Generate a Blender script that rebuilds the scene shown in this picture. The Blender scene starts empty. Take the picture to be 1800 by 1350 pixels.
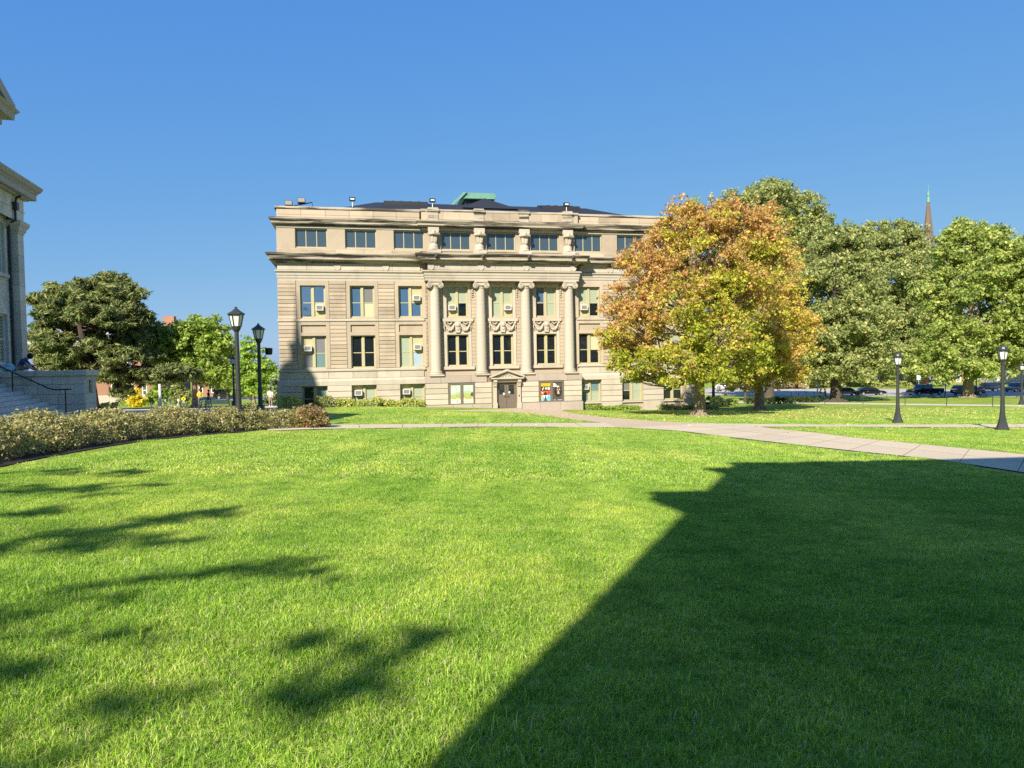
import bpy, bmesh, math, random
import numpy as np
from mathutils import Vector, Matrix

random.seed(7)
RNG = np.random.default_rng(11)
SC = bpy.context.scene
COL = SC.collection
R = math.radians

# ------------------------------------------------------------------ camera
FPX = 1248.0                      # focal length in pixels of an 1800 px wide picture
PITCH, ROLL = R(1.88), math.atan(.017)
EYE = Vector((0, 0, 1.65))
_f = Vector((0, math.cos(PITCH), -math.sin(PITCH)))
_u0 = Vector((0, math.sin(PITCH), math.cos(PITCH)))
_x = Vector((1, 0, 0))
_r = math.cos(ROLL) * _x - math.sin(ROLL) * _u0
_u = math.sin(ROLL) * _x + math.cos(ROLL) * _u0
cam_data = bpy.data.cameras.new('camera')
cam_data.sensor_width = 36
cam_data.lens = FPX / 1800 * 36
cam_data.clip_start = .05
cam_data.clip_end = 3000
cam = bpy.data.objects.new('camera', cam_data)
COL.objects.link(cam)
M = Matrix((_r, _u, -_f)).transposed().to_4x4()
M.translation = EYE
cam.matrix_world = M
SC.camera = cam

# ------------------------------------------------------------------ sky, sun, exposure
SUN_HEADING, SUN_EL = R(22.1), R(35)          # shadows fall towards this heading (clockwise from +Y)
world = bpy.data.worlds.new('World')
SC.world = world
world.use_nodes = True
wn = world.node_tree
sky = wn.nodes.new('ShaderNodeTexSky')
sky.sky_type = 'NISHITA'
sky.sun_disc = False
sky.sun_elevation = SUN_EL
sky.sun_rotation = SUN_HEADING + math.pi
sky.altitude = 1000
sky.air_density = 1.0
sky.dust_density = 1
sky.ozone_density = 3.0
bg = wn.nodes['Background']
bg.inputs[1].default_value = .11
# the photograph's tone curve flattens the sky: one power per channel over the whole dome
_sep, _comb = wn.nodes.new('ShaderNodeSeparateColor'), wn.nodes.new('ShaderNodeCombineColor')
wn.links.new(sky.outputs[0], _sep.inputs[0])
for _i, (_k, _g) in enumerate(((.44, .78), (1.03, .47), (2.95, .10))):
    _p = wn.nodes.new('ShaderNodeMath'); _p.operation = 'POWER'; _p.inputs[1].default_value = _g
    _q = wn.nodes.new('ShaderNodeMath'); _q.operation = 'MULTIPLY'; _q.inputs[1].default_value = _k
    wn.links.new(_sep.outputs[_i], _p.inputs[0]); wn.links.new(_p.outputs[0], _q.inputs[0]); wn.links.new(_q.outputs[0], _comb.inputs[_i])
wn.links.new(_comb.outputs[0], bg.inputs[0])
sun_data = bpy.data.lights.new('sun', 'SUN')
sun_data.energy = 4.8
sun_data.angle = R(.53)
sun_data.color = (1, .91, .78)
sun = bpy.data.objects.new('sun', sun_data)
COL.objects.link(sun)
sd = Vector((math.sin(SUN_HEADING) * math.cos(SUN_EL), math.cos(SUN_HEADING) * math.cos(SUN_EL), -math.sin(SUN_EL)))
sun.rotation_euler = sd.to_track_quat('-Z', 'Y').to_euler()
sun.location = (-20, -30, 60)
SC.view_settings.view_transform = 'Standard'
SC.view_settings.look = 'None'
SC.view_settings.exposure = 1.0
SC.view_settings.gamma = 1
SC.view_settings.use_curve_mapping = False
SC.cycles.max_bounces = 10
SC.cycles.diffuse_bounces = 6
SC.cycles.transmission_bounces = 6
SC.cycles.transparent_max_bounces = 4
SC.cycles.use_denoising = False
SC.cycles.denoiser = 'OPENIMAGEDENOISE'
SC.cycles.denoising_input_passes = 'RGB_ALBEDO_NORMAL'
SC.cycles.denoising_prefilter = 'ACCURATE'

# ------------------------------------------------------------------ geometry helpers
def tag(o, label=None, cat=None, group=None, kind=None):
    if label: o['label'] = label
    if cat: o['category'] = cat
    if group: o['group'] = group
    if kind: o['kind'] = kind
    return o

def thing(name, label, cat, loc=(0, 0, 0), rz=0, group=None):
    o = bpy.data.objects.new(name, None)
    COL.objects.link(o)
    o.location = loc
    o.rotation_euler = (0, 0, rz)
    o.empty_display_size = .3
    return tag(o, label, cat, group)

class MB:
    """collects simple shapes and links them as one mesh object"""
    def __init__(s):
        s.v, s.f, s.m = [], [], []
    def quad(s, pts, m=0):
        n = len(s.v)
        s.v += [tuple(p) for p in pts]
        s.f.append(tuple(range(n, n + len(pts))))
        s.m.append(m)
    def box(s, x0, x1, y0, y1, z0, z1, m=0):
        n = len(s.v)
        s.v += [(x0, y0, z0), (x1, y0, z0), (x1, y1, z0), (x0, y1, z0), (x0, y0, z1), (x1, y0, z1), (x1, y1, z1), (x0, y1, z1)]
        for q in ((0, 3, 2, 1), (4, 5, 6, 7), (0, 1, 5, 4), (1, 2, 6, 5), (2, 3, 7, 6), (3, 0, 4, 7)):
            s.f.append(tuple(n + i for i in q)); s.m.append(m)
        return s
    def bev(s, x0, x1, y0, y1, z0, z1, b, m=0):
        """a stone: box whose -y face has chamfered edges"""
        n = len(s.v)
        s.v += [(x0, y1, z0), (x1, y1, z0), (x1, y1, z1), (x0, y1, z1), (x0, y0 + b, z0), (x1, y0 + b, z0), (x1, y0 + b, z1), (x0, y0 + b, z1),
                (x0 + b, y0, z0 + b), (x1 - b, y0, z0 + b), (x1 - b, y0, z1 - b), (x0 + b, y0, z1 - b)]
        for a in range(4):
            c = (a + 1) % 4
            s.f.append((n + a, n + c, n + 4 + c, n + 4 + a)); s.m.append(m)
            s.f.append((n + 4 + a, n + 4 + c, n + 8 + c, n + 8 + a)); s.m.append(m)
        s.f.append((n + 8, n + 9, n + 10, n + 11)); s.m.append(m)
        return s
    def tube(s, pts, rad, n=8, m=0, cap=True):
        pts = [Vector(p) for p in pts]
        if not hasattr(rad, '__len__'): rad = [rad] * len(pts)
        b = len(s.v)
        t = (pts[1] - pts[0]).normalized()
        a = Vector((0, 0, 1)) if abs(t.z) < .9 else Vector((1, 0, 0))
        u = t.cross(a).normalized()
        for i, p in enumerate(pts):
            t = (pts[min(i + 1, len(pts) - 1)] - pts[max(i - 1, 0)]).normalized()
            u = (u - t * u.dot(t)).normalized()
            w = t.cross(u)
            for k in range(n):
                an = 2 * math.pi * k / n
                s.v.append(tuple(p + (u * math.cos(an) + w * math.sin(an)) * rad[i]))
        for i in range(len(pts) - 1):
            for k in range(n):
                k2 = (k + 1) % n
                s.f.append((b + i * n + k, b + i * n + k2, b + (i + 1) * n + k2, b + (i + 1) * n + k)); s.m.append(m)
        if cap:
            s.f.append(tuple(b + k for k in reversed(range(n)))); s.m.append(m)
            e = b + (len(pts) - 1) * n
            s.f.append(tuple(e + k for k in range(n))); s.m.append(m)
        return s
    def lathe(s, prof, c=(0, 0, 0), n=16, m=0, a0=0, a1=2 * math.pi):
        b = len(s.v)
        full = abs(a1 - a0 - 2 * math.pi) < 1e-6
        k = n if full else n + 1
        for r, z in prof:
            for i in range(k):
                a = a0 + (a1 - a0) * i / n
                s.v.append((c[0] + r * math.cos(a), c[1] + r * math.sin(a), c[2] + z))
        for j in range(len(prof) - 1):
            for i in range(n):
                i2 = (i + 1) % k
                s.f.append((b + j * k + i, b + j * k + i2, b + (j + 1) * k + i2, b + (j + 1) * k + i)); s.m.append(m)
        if full:
            s.f.append(tuple(b + i for i in reversed(range(k)))); s.m.append(m)
            e = b + (len(prof) - 1) * k
            s.f.append(tuple(e + i for i in range(k))); s.m.append(m)
        return s
    def prism(s, poly, axis, a, b_, m=0):
        """extrude a 2D polygon along an axis: axis 'x' -> poly is (y, z), 'y' -> (x, z), 'z' -> (x, y)"""
        n = len(s.v)
        def P(p, t):
            return {'x': (t, p[0], p[1]), 'y': (p[0], t, p[1]), 'z': (p[0], p[1], t)}[axis]
        k = len(poly)
        s.v += [P(p, a) for p in poly] + [P(p, b_) for p in poly]
        for i in range(k):
            j = (i + 1) % k
            s.f.append((n + i, n + j, n + k + j, n + k + i)); s.m.append(m)
        s.f.append(tuple(n + i for i in reversed(range(k)))); s.m.append(m)
        s.f.append(tuple(n + k + i for i in range(k))); s.m.append(m)
        return s
    def sweep(s, prof, path, m=0):
        """sweep profile [(out, z)] along a plan polyline; 'out' is to the right of the direction of travel, corners mitred"""
        b = len(s.v)
        k = len(prof)
        for i, p in enumerate(path):
            p = Vector(p)
            d0 = (p - Vector(path[i - 1])).normalized() if i else None
            d1 = (Vector(path[i + 1]) - p).normalized() if i < len(path) - 1 else None
            n0 = Vector((d0.y, -d0.x)) if d0 else None
            n1 = Vector((d1.y, -d1.x)) if d1 else None
            if n0 is None: nn = n1
            elif n1 is None: nn = n0
            else:
                nn = (n0 + n1); nn = nn / max(.2, nn.dot(n0))
            for o, z in prof:
                s.v.append((p.x + nn.x * o, p.y + nn.y * o, z))
        for i in range(len(path) - 1):
            for j in range(k - 1):
                s.f.append((b + i * k + j, b + (i + 1) * k + j, b + (i + 1) * k + j + 1, b + i * k + j + 1)); s.m.append(m)
        return s
    def ball(s, c, r, n=8, m=0, sq=(1, 1, 1)):
        prof = [(r * math.sin(math.pi * i / n), -r * math.cos(math.pi * i / n)) for i in range(n + 1)]
        b = len(s.v)
        for q, z in prof:
            for i in range(n):
                a = 2 * math.pi * i / n
                s.v.append((c[0] + q * math.cos(a) * sq[0], c[1] + q * math.sin(a) * sq[1], c[2] + z * sq[2]))
        for j in range(n):
            for i in range(n):
                i2 = (i + 1) % n
                s.f.append((b + j * n + i, b + j * n + i2, b + (j + 1) * n + i2, b + (j + 1) * n + i)); s.m.append(m)
        return s
    def mesh(s, name, mats, smooth=None):
        me = bpy.data.meshes.new(name)
        me.from_pydata(s.v, [], s.f)
        for m in (mats if isinstance(mats, (list, tuple)) else [mats]): me.materials.append(m)
        me.polygons.foreach_set('material_index', s.m)
        me.validate()
        bm = bmesh.new(); bm.from_mesh(me)
        bmesh.ops.recalc_face_normals(bm, faces=bm.faces) if smooth != 'keep' else None
        bm.to_mesh(me); bm.free()
        if smooth is True or isinstance(smooth, float):
            me.polygons.foreach_set('use_smooth', [True] * len(me.polygons))
            try: me.set_sharp_from_angle(angle=R(smooth if isinstance(smooth, float) else 40.))
            except Exception: pass
        me.update()
        return me
    def build(s, name, mats, parent=None, smooth=None):
        return link(s.mesh(name, mats, smooth), name, parent)

def link(me, name, parent=None):
    o = bpy.data.objects.new(name, me)
    COL.objects.link(o)
    if parent is not None: o.parent = parent
    return o

KIDS = {}
def copy_tree(o, parent=None):
    c = o.copy(); COL.objects.link(c)
    c.parent = parent
    for ch in [x for x in o.children]:
        copy_tree(ch, c)
    return c

# ------------------------------------------------------------------ materials
def mat(name, col, rough=.8, var=.12, scale=2.5, rand=0., bump=0., bscale=25., spec=.3, metal=0., stain=None, coat=0., ior=None, fine=0.):
    m = bpy.data.materials.new(name)
    m.use_nodes = True
    nt = m.node_tree
    b = nt.nodes['Principled BSDF']
    b.inputs['Roughness'].default_value = rough
    b.inputs['Metallic'].default_value = metal
    b.inputs['Specular IOR Level'].default_value = spec
    if ior: b.inputs['IOR'].default_value = ior
    b.inputs['Coat Weight'].default_value = coat
    b.inputs['Coat Roughness'].default_value = .03
    geo = nt.nodes.new('ShaderNodeNewGeometry')
    def noise(sc, det=4, vec=None, ro=.55):
        n = nt.nodes.new('ShaderNodeTexNoise')
        n.inputs['Scale'].default_value = sc
        n.inputs['Detail'].default_value = det
        n.inputs['Roughness'].default_value = ro
        nt.links.new(vec or geo.outputs['Position'], n.inputs['Vector'])
        return n.outputs['Fac']
    def math_(op, a, b_):
        n = nt.nodes.new('ShaderNodeMath'); n.operation = op
        for i, x in enumerate((a, b_)):
            if isinstance(x, (int, float)): n.inputs[i].default_value = x
            else: nt.links.new(x, n.inputs[i])
        return n.outputs[0]
    val = math_('MULTIPLY_ADD', noise(scale, 5), 2.4 * var)
    nt.nodes[-1].inputs[2].default_value = 1 - 1.2 * var
    if fine:
        f = math_('MULTIPLY_ADD', noise(scale * 14, 3), 2.4 * fine); nt.nodes[-1].inputs[2].default_value = 1 - 1.2 * fine
        val = math_('MULTIPLY', val, f)
    if rand:
        oi = nt.nodes.new('ShaderNodeObjectInfo')
        r_ = math_('MULTIPLY_ADD', oi.outputs['Random'], 2 * rand); nt.nodes[-1].inputs[2].default_value = 1 - rand
        val = math_('MULTIPLY', val, r_)
    hsv = nt.nodes.new('ShaderNodeHueSaturation')
    hsv.inputs['Color'].default_value = (*col, 1)
    nt.links.new(val, hsv.inputs['Value'])
    out = hsv.outputs[0]
    if stain:
        mp = nt.nodes.new('ShaderNodeMapping')
        mp.inputs['Scale'].default_value = stain['scale']
        nt.links.new(geo.outputs['Position'], mp.inputs['Vector'])
        ramp = nt.nodes.new('ShaderNodeValToRGB')
        lo, hi = stain['range']
        ramp.color_ramp.elements[0].position = lo; ramp.color_ramp.elements[1].position = hi
        ramp.color_ramp.elements[0].color = (0, 0, 0, 1); ramp.color_ramp.elements[1].color = (stain.get('amt', .8),) * 3 + (1,)
        nt.links.new(noise(1, 5, mp.outputs[0], .6), ramp.inputs[0])
        mx = nt.nodes.new('ShaderNodeMix'); mx.data_type = 'RGBA'
        nt.links.new(ramp.outputs[0], mx.inputs[0])
        nt.links.new(out, mx.inputs[6])
        mx.inputs[7].default_value = (*stain['col'], 1)
        out = mx.outputs[2]
    nt.links.new(out, b.inputs['Base Color'])
    if bump:
        bp = nt.nodes.new('ShaderNodeBump')
        bp.inputs['Strength'].default_value = bump
        bp.inputs['Distance'].default_value = .02
        nt.links.new(noise(bscale, 4), bp.inputs['Height'])
        nt.links.new(bp.outputs[0], b.inputs['Normal'])
    return m

def leaf_mat(name, trans=.35, rough=.5, patch=None, spec=.25):
    m = bpy.data.materials.new(name); m.use_nodes = True
    nt = m.node_tree
    nt.nodes.remove(nt.nodes['Principled BSDF'])
    at_ = nt.nodes.new('ShaderNodeAttribute'); at_.attribute_name = 'Col'
    d = nt.nodes.new('ShaderNodeBsdfPrincipled')
    d.inputs['Roughness'].default_value = rough; d.inputs['Specular IOR Level'].default_value = spec
    t = nt.nodes.new('ShaderNodeBsdfTranslucent')
    mx = nt.nodes.new('ShaderNodeMixShader'); mx.inputs[0].default_value = trans
    src = at_.outputs['Color']
    if patch:
        geo = nt.nodes.new('ShaderNodeNewGeometry')
        for sc_, det, stops in patch:
            nz = nt.nodes.new('ShaderNodeTexNoise'); nz.inputs['Detail'].default_value = det
            if isinstance(sc_, tuple):
                mp = nt.nodes.new('ShaderNodeMapping'); mp.inputs['Scale'].default_value = sc_; mp.inputs['Rotation'].default_value = (0, 0, -.12)
                nt.links.new(geo.outputs['Position'], mp.inputs['Vector']); nt.links.new(mp.outputs[0], nz.inputs['Vector']); nz.inputs['Scale'].default_value = 1
            else:
                nz.inputs['Scale'].default_value = sc_; nt.links.new(geo.outputs['Position'], nz.inputs['Vector'])
            rp = nt.nodes.new('ShaderNodeValToRGB')
            while len(rp.color_ramp.elements) < len(stops): rp.color_ramp.elements.new(.5)
            for e, (p_, c_) in zip(rp.color_ramp.elements, stops): e.position = p_; e.color = (*c_, 1)
            nt.links.new(nz.outputs['Fac'], rp.inputs[0])
            mm = nt.nodes.new('ShaderNodeMix'); mm.data_type = 'RGBA'; mm.blend_type = 'MULTIPLY'; mm.inputs[0].default_value = 1
            nt.links.new(src, mm.inputs[6]); nt.links.new(rp.outputs[0], mm.inputs[7]); src = mm.outputs[2]
    nt.links.new(src, d.inputs['Base Color']); nt.links.new(src, t.inputs['Color'])
    nt.links.new(d.outputs[0], mx.inputs[1]); nt.links.new(t.outputs[0], mx.inputs[2])
    nt.links.new(mx.outputs[0], nt.nodes['Material Output'].inputs[0])
    return m

STAIN = dict(scale=(.22, .22, 3.2), range=(.46, .56), col=(.026, .023, .018), amt=.9)
SOFT = dict(scale=(.5, .5, .35), range=(.52, .72), col=(.2, .16, .11), amt=.45)
MAT = {
    'stone': mat('limestone', (0.3848, 0.3197, 0.2314), .85, .10, .9, .09, .25, 30, fine=.06, stain=SOFT),
    'pale': mat('pale_limestone', (0.4191, 0.3738, 0.2941), .85, .10, 1.2, .05, .2, 30, fine=.05, stain=SOFT),
    'dirty': mat('stained_limestone', (0.3769, 0.3324, 0.254), .85, .12, 1.2, .05, .2, 30, fine=.06, stain=STAIN),
    'joint': mat('stone_joint', (.20, .155, .10), .9, .1),
    'granite': mat('pink_granite', (0.3498, 0.2736, 0.2108), .8, .1, 3, .04, .3, 60, fine=.16),
    'cream': mat('cream_paint', (0.3898, 0.3604, 0.2048), .55, .06, 3),
    'white': mat('white_paint', (.66, .65, .61), .5, .06, 3),
    'grey_paint': mat('grey_metal_paint', (.25, .26, .27), .5, .1),
    'blind': mat('green_blind', (0.296, 0.336, 0.24), .6, .05, 2, coat=.6),
    'creamblind': mat('cream_blind', (0.448, 0.424, 0.264), .6, .05, 2, coat=.3),
    'curtain': mat('blue_curtain', (0.2805, 0.374, 0.425), .7, .2, 6, coat=.5),
    'greyblind': mat('grey_blind', (.15, .15, .145), .6, .1, 3, coat=.8),
    'teal': mat('teal_shade', (.11, .19, .19), .6, .1, 3, coat=.8),
    'glass': mat('dark_glass', (.010, .013, .017), .03, .1, 1, spec=.5, ior=1.75),
    'blueglass': mat('reflecting_glass', (.34, .42, .50), .03, .08, .6, metal=1.),
    'skyglass': mat('painted_sky_glass', (.055, .115, .20), .05, .25, .5, spec=.5, ior=1.7),  # reflection of blue sky put into the pane colour
    'slateglass': mat('tinted_glass', (.042, .066, .09), .1, .05, .4, spec=.5, ior=1.6),
    'door': mat('brown_door_paint', (0.1403, 0.1148, 0.0892), .45, .06),
    'roof': mat('dark_roof', (.022, .023, .027), .6, .2, .6, bump=.3, bscale=8),
    'copper': mat('green_copper', (0.1275, 0.2805, 0.204), .6, .18, 2, stain=dict(scale=(1, 1, .4), range=(.5, .75), col=(.05, .13, .1), amt=.6)),
    'black': mat('black_iron', (.012, .013, .013), .4, .2, 4, spec=.4),
    'lamppost': mat('dark_green_iron', (.032, .036, .034), .42, .2, 3, spec=.45),
    'frost': mat('frosted_glass', (.66, .66, .62), .3, .04, 3, spec=.5),
    'grey_stone': mat('grey_limestone', (.62, .575, .49), .85, .14, 1.1, .12, .35, 22, fine=.07, stain=dict(scale=(.9, .9, .5), range=(.5, .7), col=(.19, .17, .13), amt=.5)),
    'step': mat('step_stone', (.62, .575, .49), .85, .14, 1.5, .05, .3, 18, fine=.06),
    'wood_trim': mat('painted_cornice', (0.414, 0.3737, 0.3105), .7, .1, 1),
    'concrete': mat('concrete', (0.5166, 0.4459, 0.3358), .85, .09, .35, .05, .2, 40, fine=.09),
    'tan_concrete': mat('tan_concrete', (0.4797, 0.3838, 0.2608), .85, .08, .35, .05, .2, 40, fine=.08),
    'asphalt': mat('asphalt', (.40, .37, .335), .85, .1, .4, bump=.2, bscale=50, fine=.1),
    'mulch': mat('mulch', (.022, .017, .012), .95, .4, 8, bump=1., bscale=40, fine=.3),
    'bark': mat('bark', (.23, .18, .13), .9, .35, 3, bump=1., bscale=18, fine=.25),
    'darkbark': mat('dark_bark', (.075, .06, .047), .9, .35, 3, bump=1., bscale=14, fine=.25),
    'pinebark': mat('pine_bark', (.06, .045, .035), .9, .35, 3, bump=1., bscale=14, fine=.25),
    'brick': mat('red_brick', (.31, .165, .11), .9, .15, .8, .1, fine=.15),
    'leaf': leaf_mat('leaf', .46),
    'needle': leaf_mat('needle', .25, .6),
    'grass': leaf_mat('grass_blade', .48, .38, [(.28, 3, [(.33, (.82, .92, .8)), (.5, (1, 1, 1)), (.68, (1.28, 1.12, 1.2))]), (2.2, 3, [(.3, (.74, .82, .78)), (.5, (1, 1, 1)), (.7, (1.2, 1.12, 1.16))]), ((1.1, .05, 1), 2, [(.38, (.88, .93, .85)), (.62, (1.12, 1.07, 1.12))])], spec=.15),
    'plastic_white': mat('white_enamel', (0.589, 0.5795, 0.5415), .45, .05),
    'grille': mat('grey_grille', (.20, .20, .19), .6, .2, 40),
    'rubber': mat('tyre_rubber', (.015, .015, .015), .8, .1),
    'rim': mat('wheel_alloy', (.5, .5, .5), .3, .1, metal=.7),
    'carglass': mat('car_glass', (.012, .016, .022), .03, .05, spec=.6, ior=1.7),
    'chrome': mat('bright_lamp_glass', (.75, .75, .75), .15, .05, spec=.6),
    'redlamp': mat('red_lamp_glass', (.45, .02, .015), .2, .05),
    'yellow': mat('yellow_sign', (.85, .62, .02), .5, .03),
    'bronze': mat('bronze_plaque', (.15, .125, .07), .5, .15, 8),
    'skin': mat('skin', (.50, .31, .22), .6, .05),
    'hair': mat('dark_hair', (.012, .010, .009), .6, .2, 30),
    'blue_cloth': mat('blue_shirt', (.035, .075, .22), .9, .15, 20),
    'teal_cloth': mat('pale_teal_fabric', (.34, .60, .66), .85, .15, 12),
    'black_cloth': mat('black_fabric', (.012, .012, .014), .9, .2, 20),
    'grey_cloth': mat('grey_fabric', (.12, .15, .17), .9, .2, 20),
    'tan_cloth': mat('tan_fabric', (.30, .24, .19), .9, .2, 20),
    'white_cloth': mat('white_fabric', (.75, .75, .75), .9, .1, 20),
    'bench_wood': mat('weathered_slat', (.47, .45, .40), .8, .15, 6),
    'roof_grey': mat('pale_grey_roof', (0.36, 0.38, 0.39), .7, .12, 1),
    'spire': mat('slate_spire', (.135, .105, .09), .8, .2, 2, fine=.2),
    'poster_white': mat('poster_pale_sky', (0.416, 0.4902, 0.4264), .4, .1, 2),
    'poster_yellow': mat('poster_yellow', (.6, .38, .02), .4, .04),
    'poster_olive': mat('poster_meadow', (0.336, 0.36, 0.104), .4, .45, 5),
    'poster_sage': mat('poster_far_hill', (.28, .42, .30), .4, .25, 4),
    'poster_pale': mat('poster_pale_ground', (.62, .62, .45), .4, .2, 6),
    'poster_dark': mat('poster_charcoal', (.075, .07, .062), .4, .1, 4),
    'poster_red': mat('poster_red', (.48, .085, .03), .4, .25, 7),
    'poster_blue': mat('poster_blue', (.13, .40, .52), .4, .25, 6),
    'poster_brown': mat('poster_brown', (.11, .055, .03), .4, .3, 9),
}
def paint(name, col): return mat(name, col, .25, .03, 2, spec=.5, coat=1.)
CAR = {k: paint('car_paint_' + k, c) for k, c in dict(black=(.006, .007, .009), navy=(.010, .022, .055), blue=(.02, .05, .09), silver=(.42, .43, .44), white=(.62, .63, .62)).items()}

# ------------------------------------------------------------------ ground height, sight lines
def gz(x, y):
    x = np.asarray(x, float); y = np.asarray(y, float)
    yy = np.where(y > 100, 100 + (y - 100) * .6, y)
    yy = np.where(y > 138, 122.8 + (y - 138) * .22, yy)
    yy = np.where(yy > 140, 140 + (yy - 140) * .3, yy)
    yy = np.where(yy < -30, -30, yy)
    return -.0425 * yy - .55 * np.tanh(x / 12)
def gzf(x, y): return float(gz(x, y))
def ray(px, py): return _f * FPX + _r * (px - 900) - _u * (py - 675)
def at(px, py):
    """where the sight line through a photo pixel meets the ground"""
    d = ray(px, py); lo, t = 0., .0005
    while t < 1:
        p = EYE + d * t
        if p.z < gzf(p.x, p.y): break
        lo = t; t *= 1.03
    for _ in range(40):
        m = (lo + t) / 2; p = EYE + d * m
        if p.z < gzf(p.x, p.y): t = m
        else: lo = m
    return EYE + d * t
def deep(px, py, D):
    d = ray(px, py); return EYE + d * (D / d.y)
def proj_px(P):
    """photo pixels of world points (N,3)"""
    v = P - np.array(EYE)
    f, r_, u = (np.array(a) for a in (_f, _r, _u))
    z = v @ f
    return 900 + FPX * (v @ r_) / z, 675 - FPX * (v @ u) / z, z
def interp(x, poly): return float(np.interp(x, [p[0] for p in poly], [p[1] for p in poly]))

# ------------------------------------------------------------------ the ground
def lawn_material():
    m = bpy.data.materials.new('lawn'); m.use_nodes = True
    nt = m.node_tree; b = nt.nodes['Principled BSDF']
    b.inputs['Roughness'].default_value = .9; b.inputs['Specular IOR Level'].default_value = .1
    geo = nt.nodes.new('ShaderNodeNewGeometry')
    def noise(sc, det=4):
        n = nt.nodes.new('ShaderNodeTexNoise'); n.inputs['Scale'].default_value = sc; n.inputs['Detail'].default_value = det
        nt.links.new(geo.outputs['Position'], n.inputs['Vector']); return n.outputs['Fac']
    def ramp(x, stops):
        r_ = nt.nodes.new('ShaderNodeValToRGB')
        while len(r_.color_ramp.elements) < len(stops): r_.color_ramp.elements.new(.5)
        for e, (p, c) in zip(r_.color_ramp.elements, stops): e.position = p; e.color = (*c, 1)
        nt.links.new(x, r_.inputs[0]); return r_.outputs[0]
    a = ramp(noise(.35, 6), [(.3, (.165, .255, .03)), (.5, (.23, .315, .048)), (.72, (.31, .365, .09))])
    c = ramp(noise(9, 6), [(.3, (.5, .5, .45)), (.5, (1, 1, 1)), (.7, (1.35, 1.3, 1.4))])
    mx = nt.nodes.new('ShaderNodeMix'); mx.data_type = 'RGBA'; mx.blend_type = 'MULTIPLY'; mx.inputs[0].default_value = 1
    nt.links.new(a, mx.inputs[6]); nt.links.new(c, mx.inputs[7])
    nt.links.new(mx.outputs[2], b.inputs['Base Color'])
    bp = nt.nodes.new('ShaderNodeBump'); bp.inputs['Strength'].default_value = 1; bp.inputs['Distance'].default_value = .06
    nt.links.new(noise(14, 6), bp.inputs['Height']); nt.links.new(bp.outputs[0], b.inputs['Normal'])
    return m
MAT['lawn'] = lawn_material()

def axis(parts):
    out = []
    for a, b, st in parts: out += list(np.arange(a, b, st))
    return np.array(out + [parts[-1][1]])
def grid_mesh(name, xs, ys, mtl):
    X, Y = np.meshgrid(xs, ys); Z = gz(X, Y)
    nx, ny = len(xs), len(ys)
    v = np.stack([X, Y, Z], -1).reshape(-1, 3)
    i = (np.arange(ny - 1)[:, None] * nx + np.arange(nx - 1)[None]).reshape(-1)
    f = np.stack([i, i + 1, i + nx + 1, i + nx], 1)
    return fast_mesh(name, v, f, mtl)
def fast_mesh(name, v, f, mtl, col=None, smooth=False):
    me = bpy.data.meshes.new(name)
    v = np.asarray(v, np.float32); f = np.asarray(f, np.int32)
    k = f.shape[1]
    me.vertices.add(len(v)); me.vertices.foreach_set('co', v.ravel())
    me.loops.add(f.size); me.loops.foreach_set('vertex_index', f.ravel())
    me.polygons.add(len(f)); me.polygons.foreach_set('loop_start', np.arange(len(f), dtype=np.int32) * k)
    me.polygons.foreach_set('loop_total', np.full(len(f), k, np.int32))
    if smooth: me.polygons.foreach_set('use_smooth', np.ones(len(f), bool))
    me.update(calc_edges=True)
    if col is not None:
        ca = me.color_attributes.new('Col', 'FLOAT_COLOR', 'POINT')
        ca.data.foreach_set('color', np.concatenate([col, np.ones((len(col), 1))], 1).astype(np.float32).ravel())
    me.materials.append(mtl)
    return me
gx = axis([(-1500, -300, 60), (-300, -60, 8), (-60, 70, .8), (70, 320, 8), (320, 1500, 60)])
gy = axis([(-300, -60, 20), (-60, 0, 4), (0, 66, .7), (66, 200, 3), (200, 500, 20), (500, 2000, 80)])
tag(link(grid_mesh('lawn', gx, gy, MAT['lawn']), 'lawn'), kind='structure')

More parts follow.
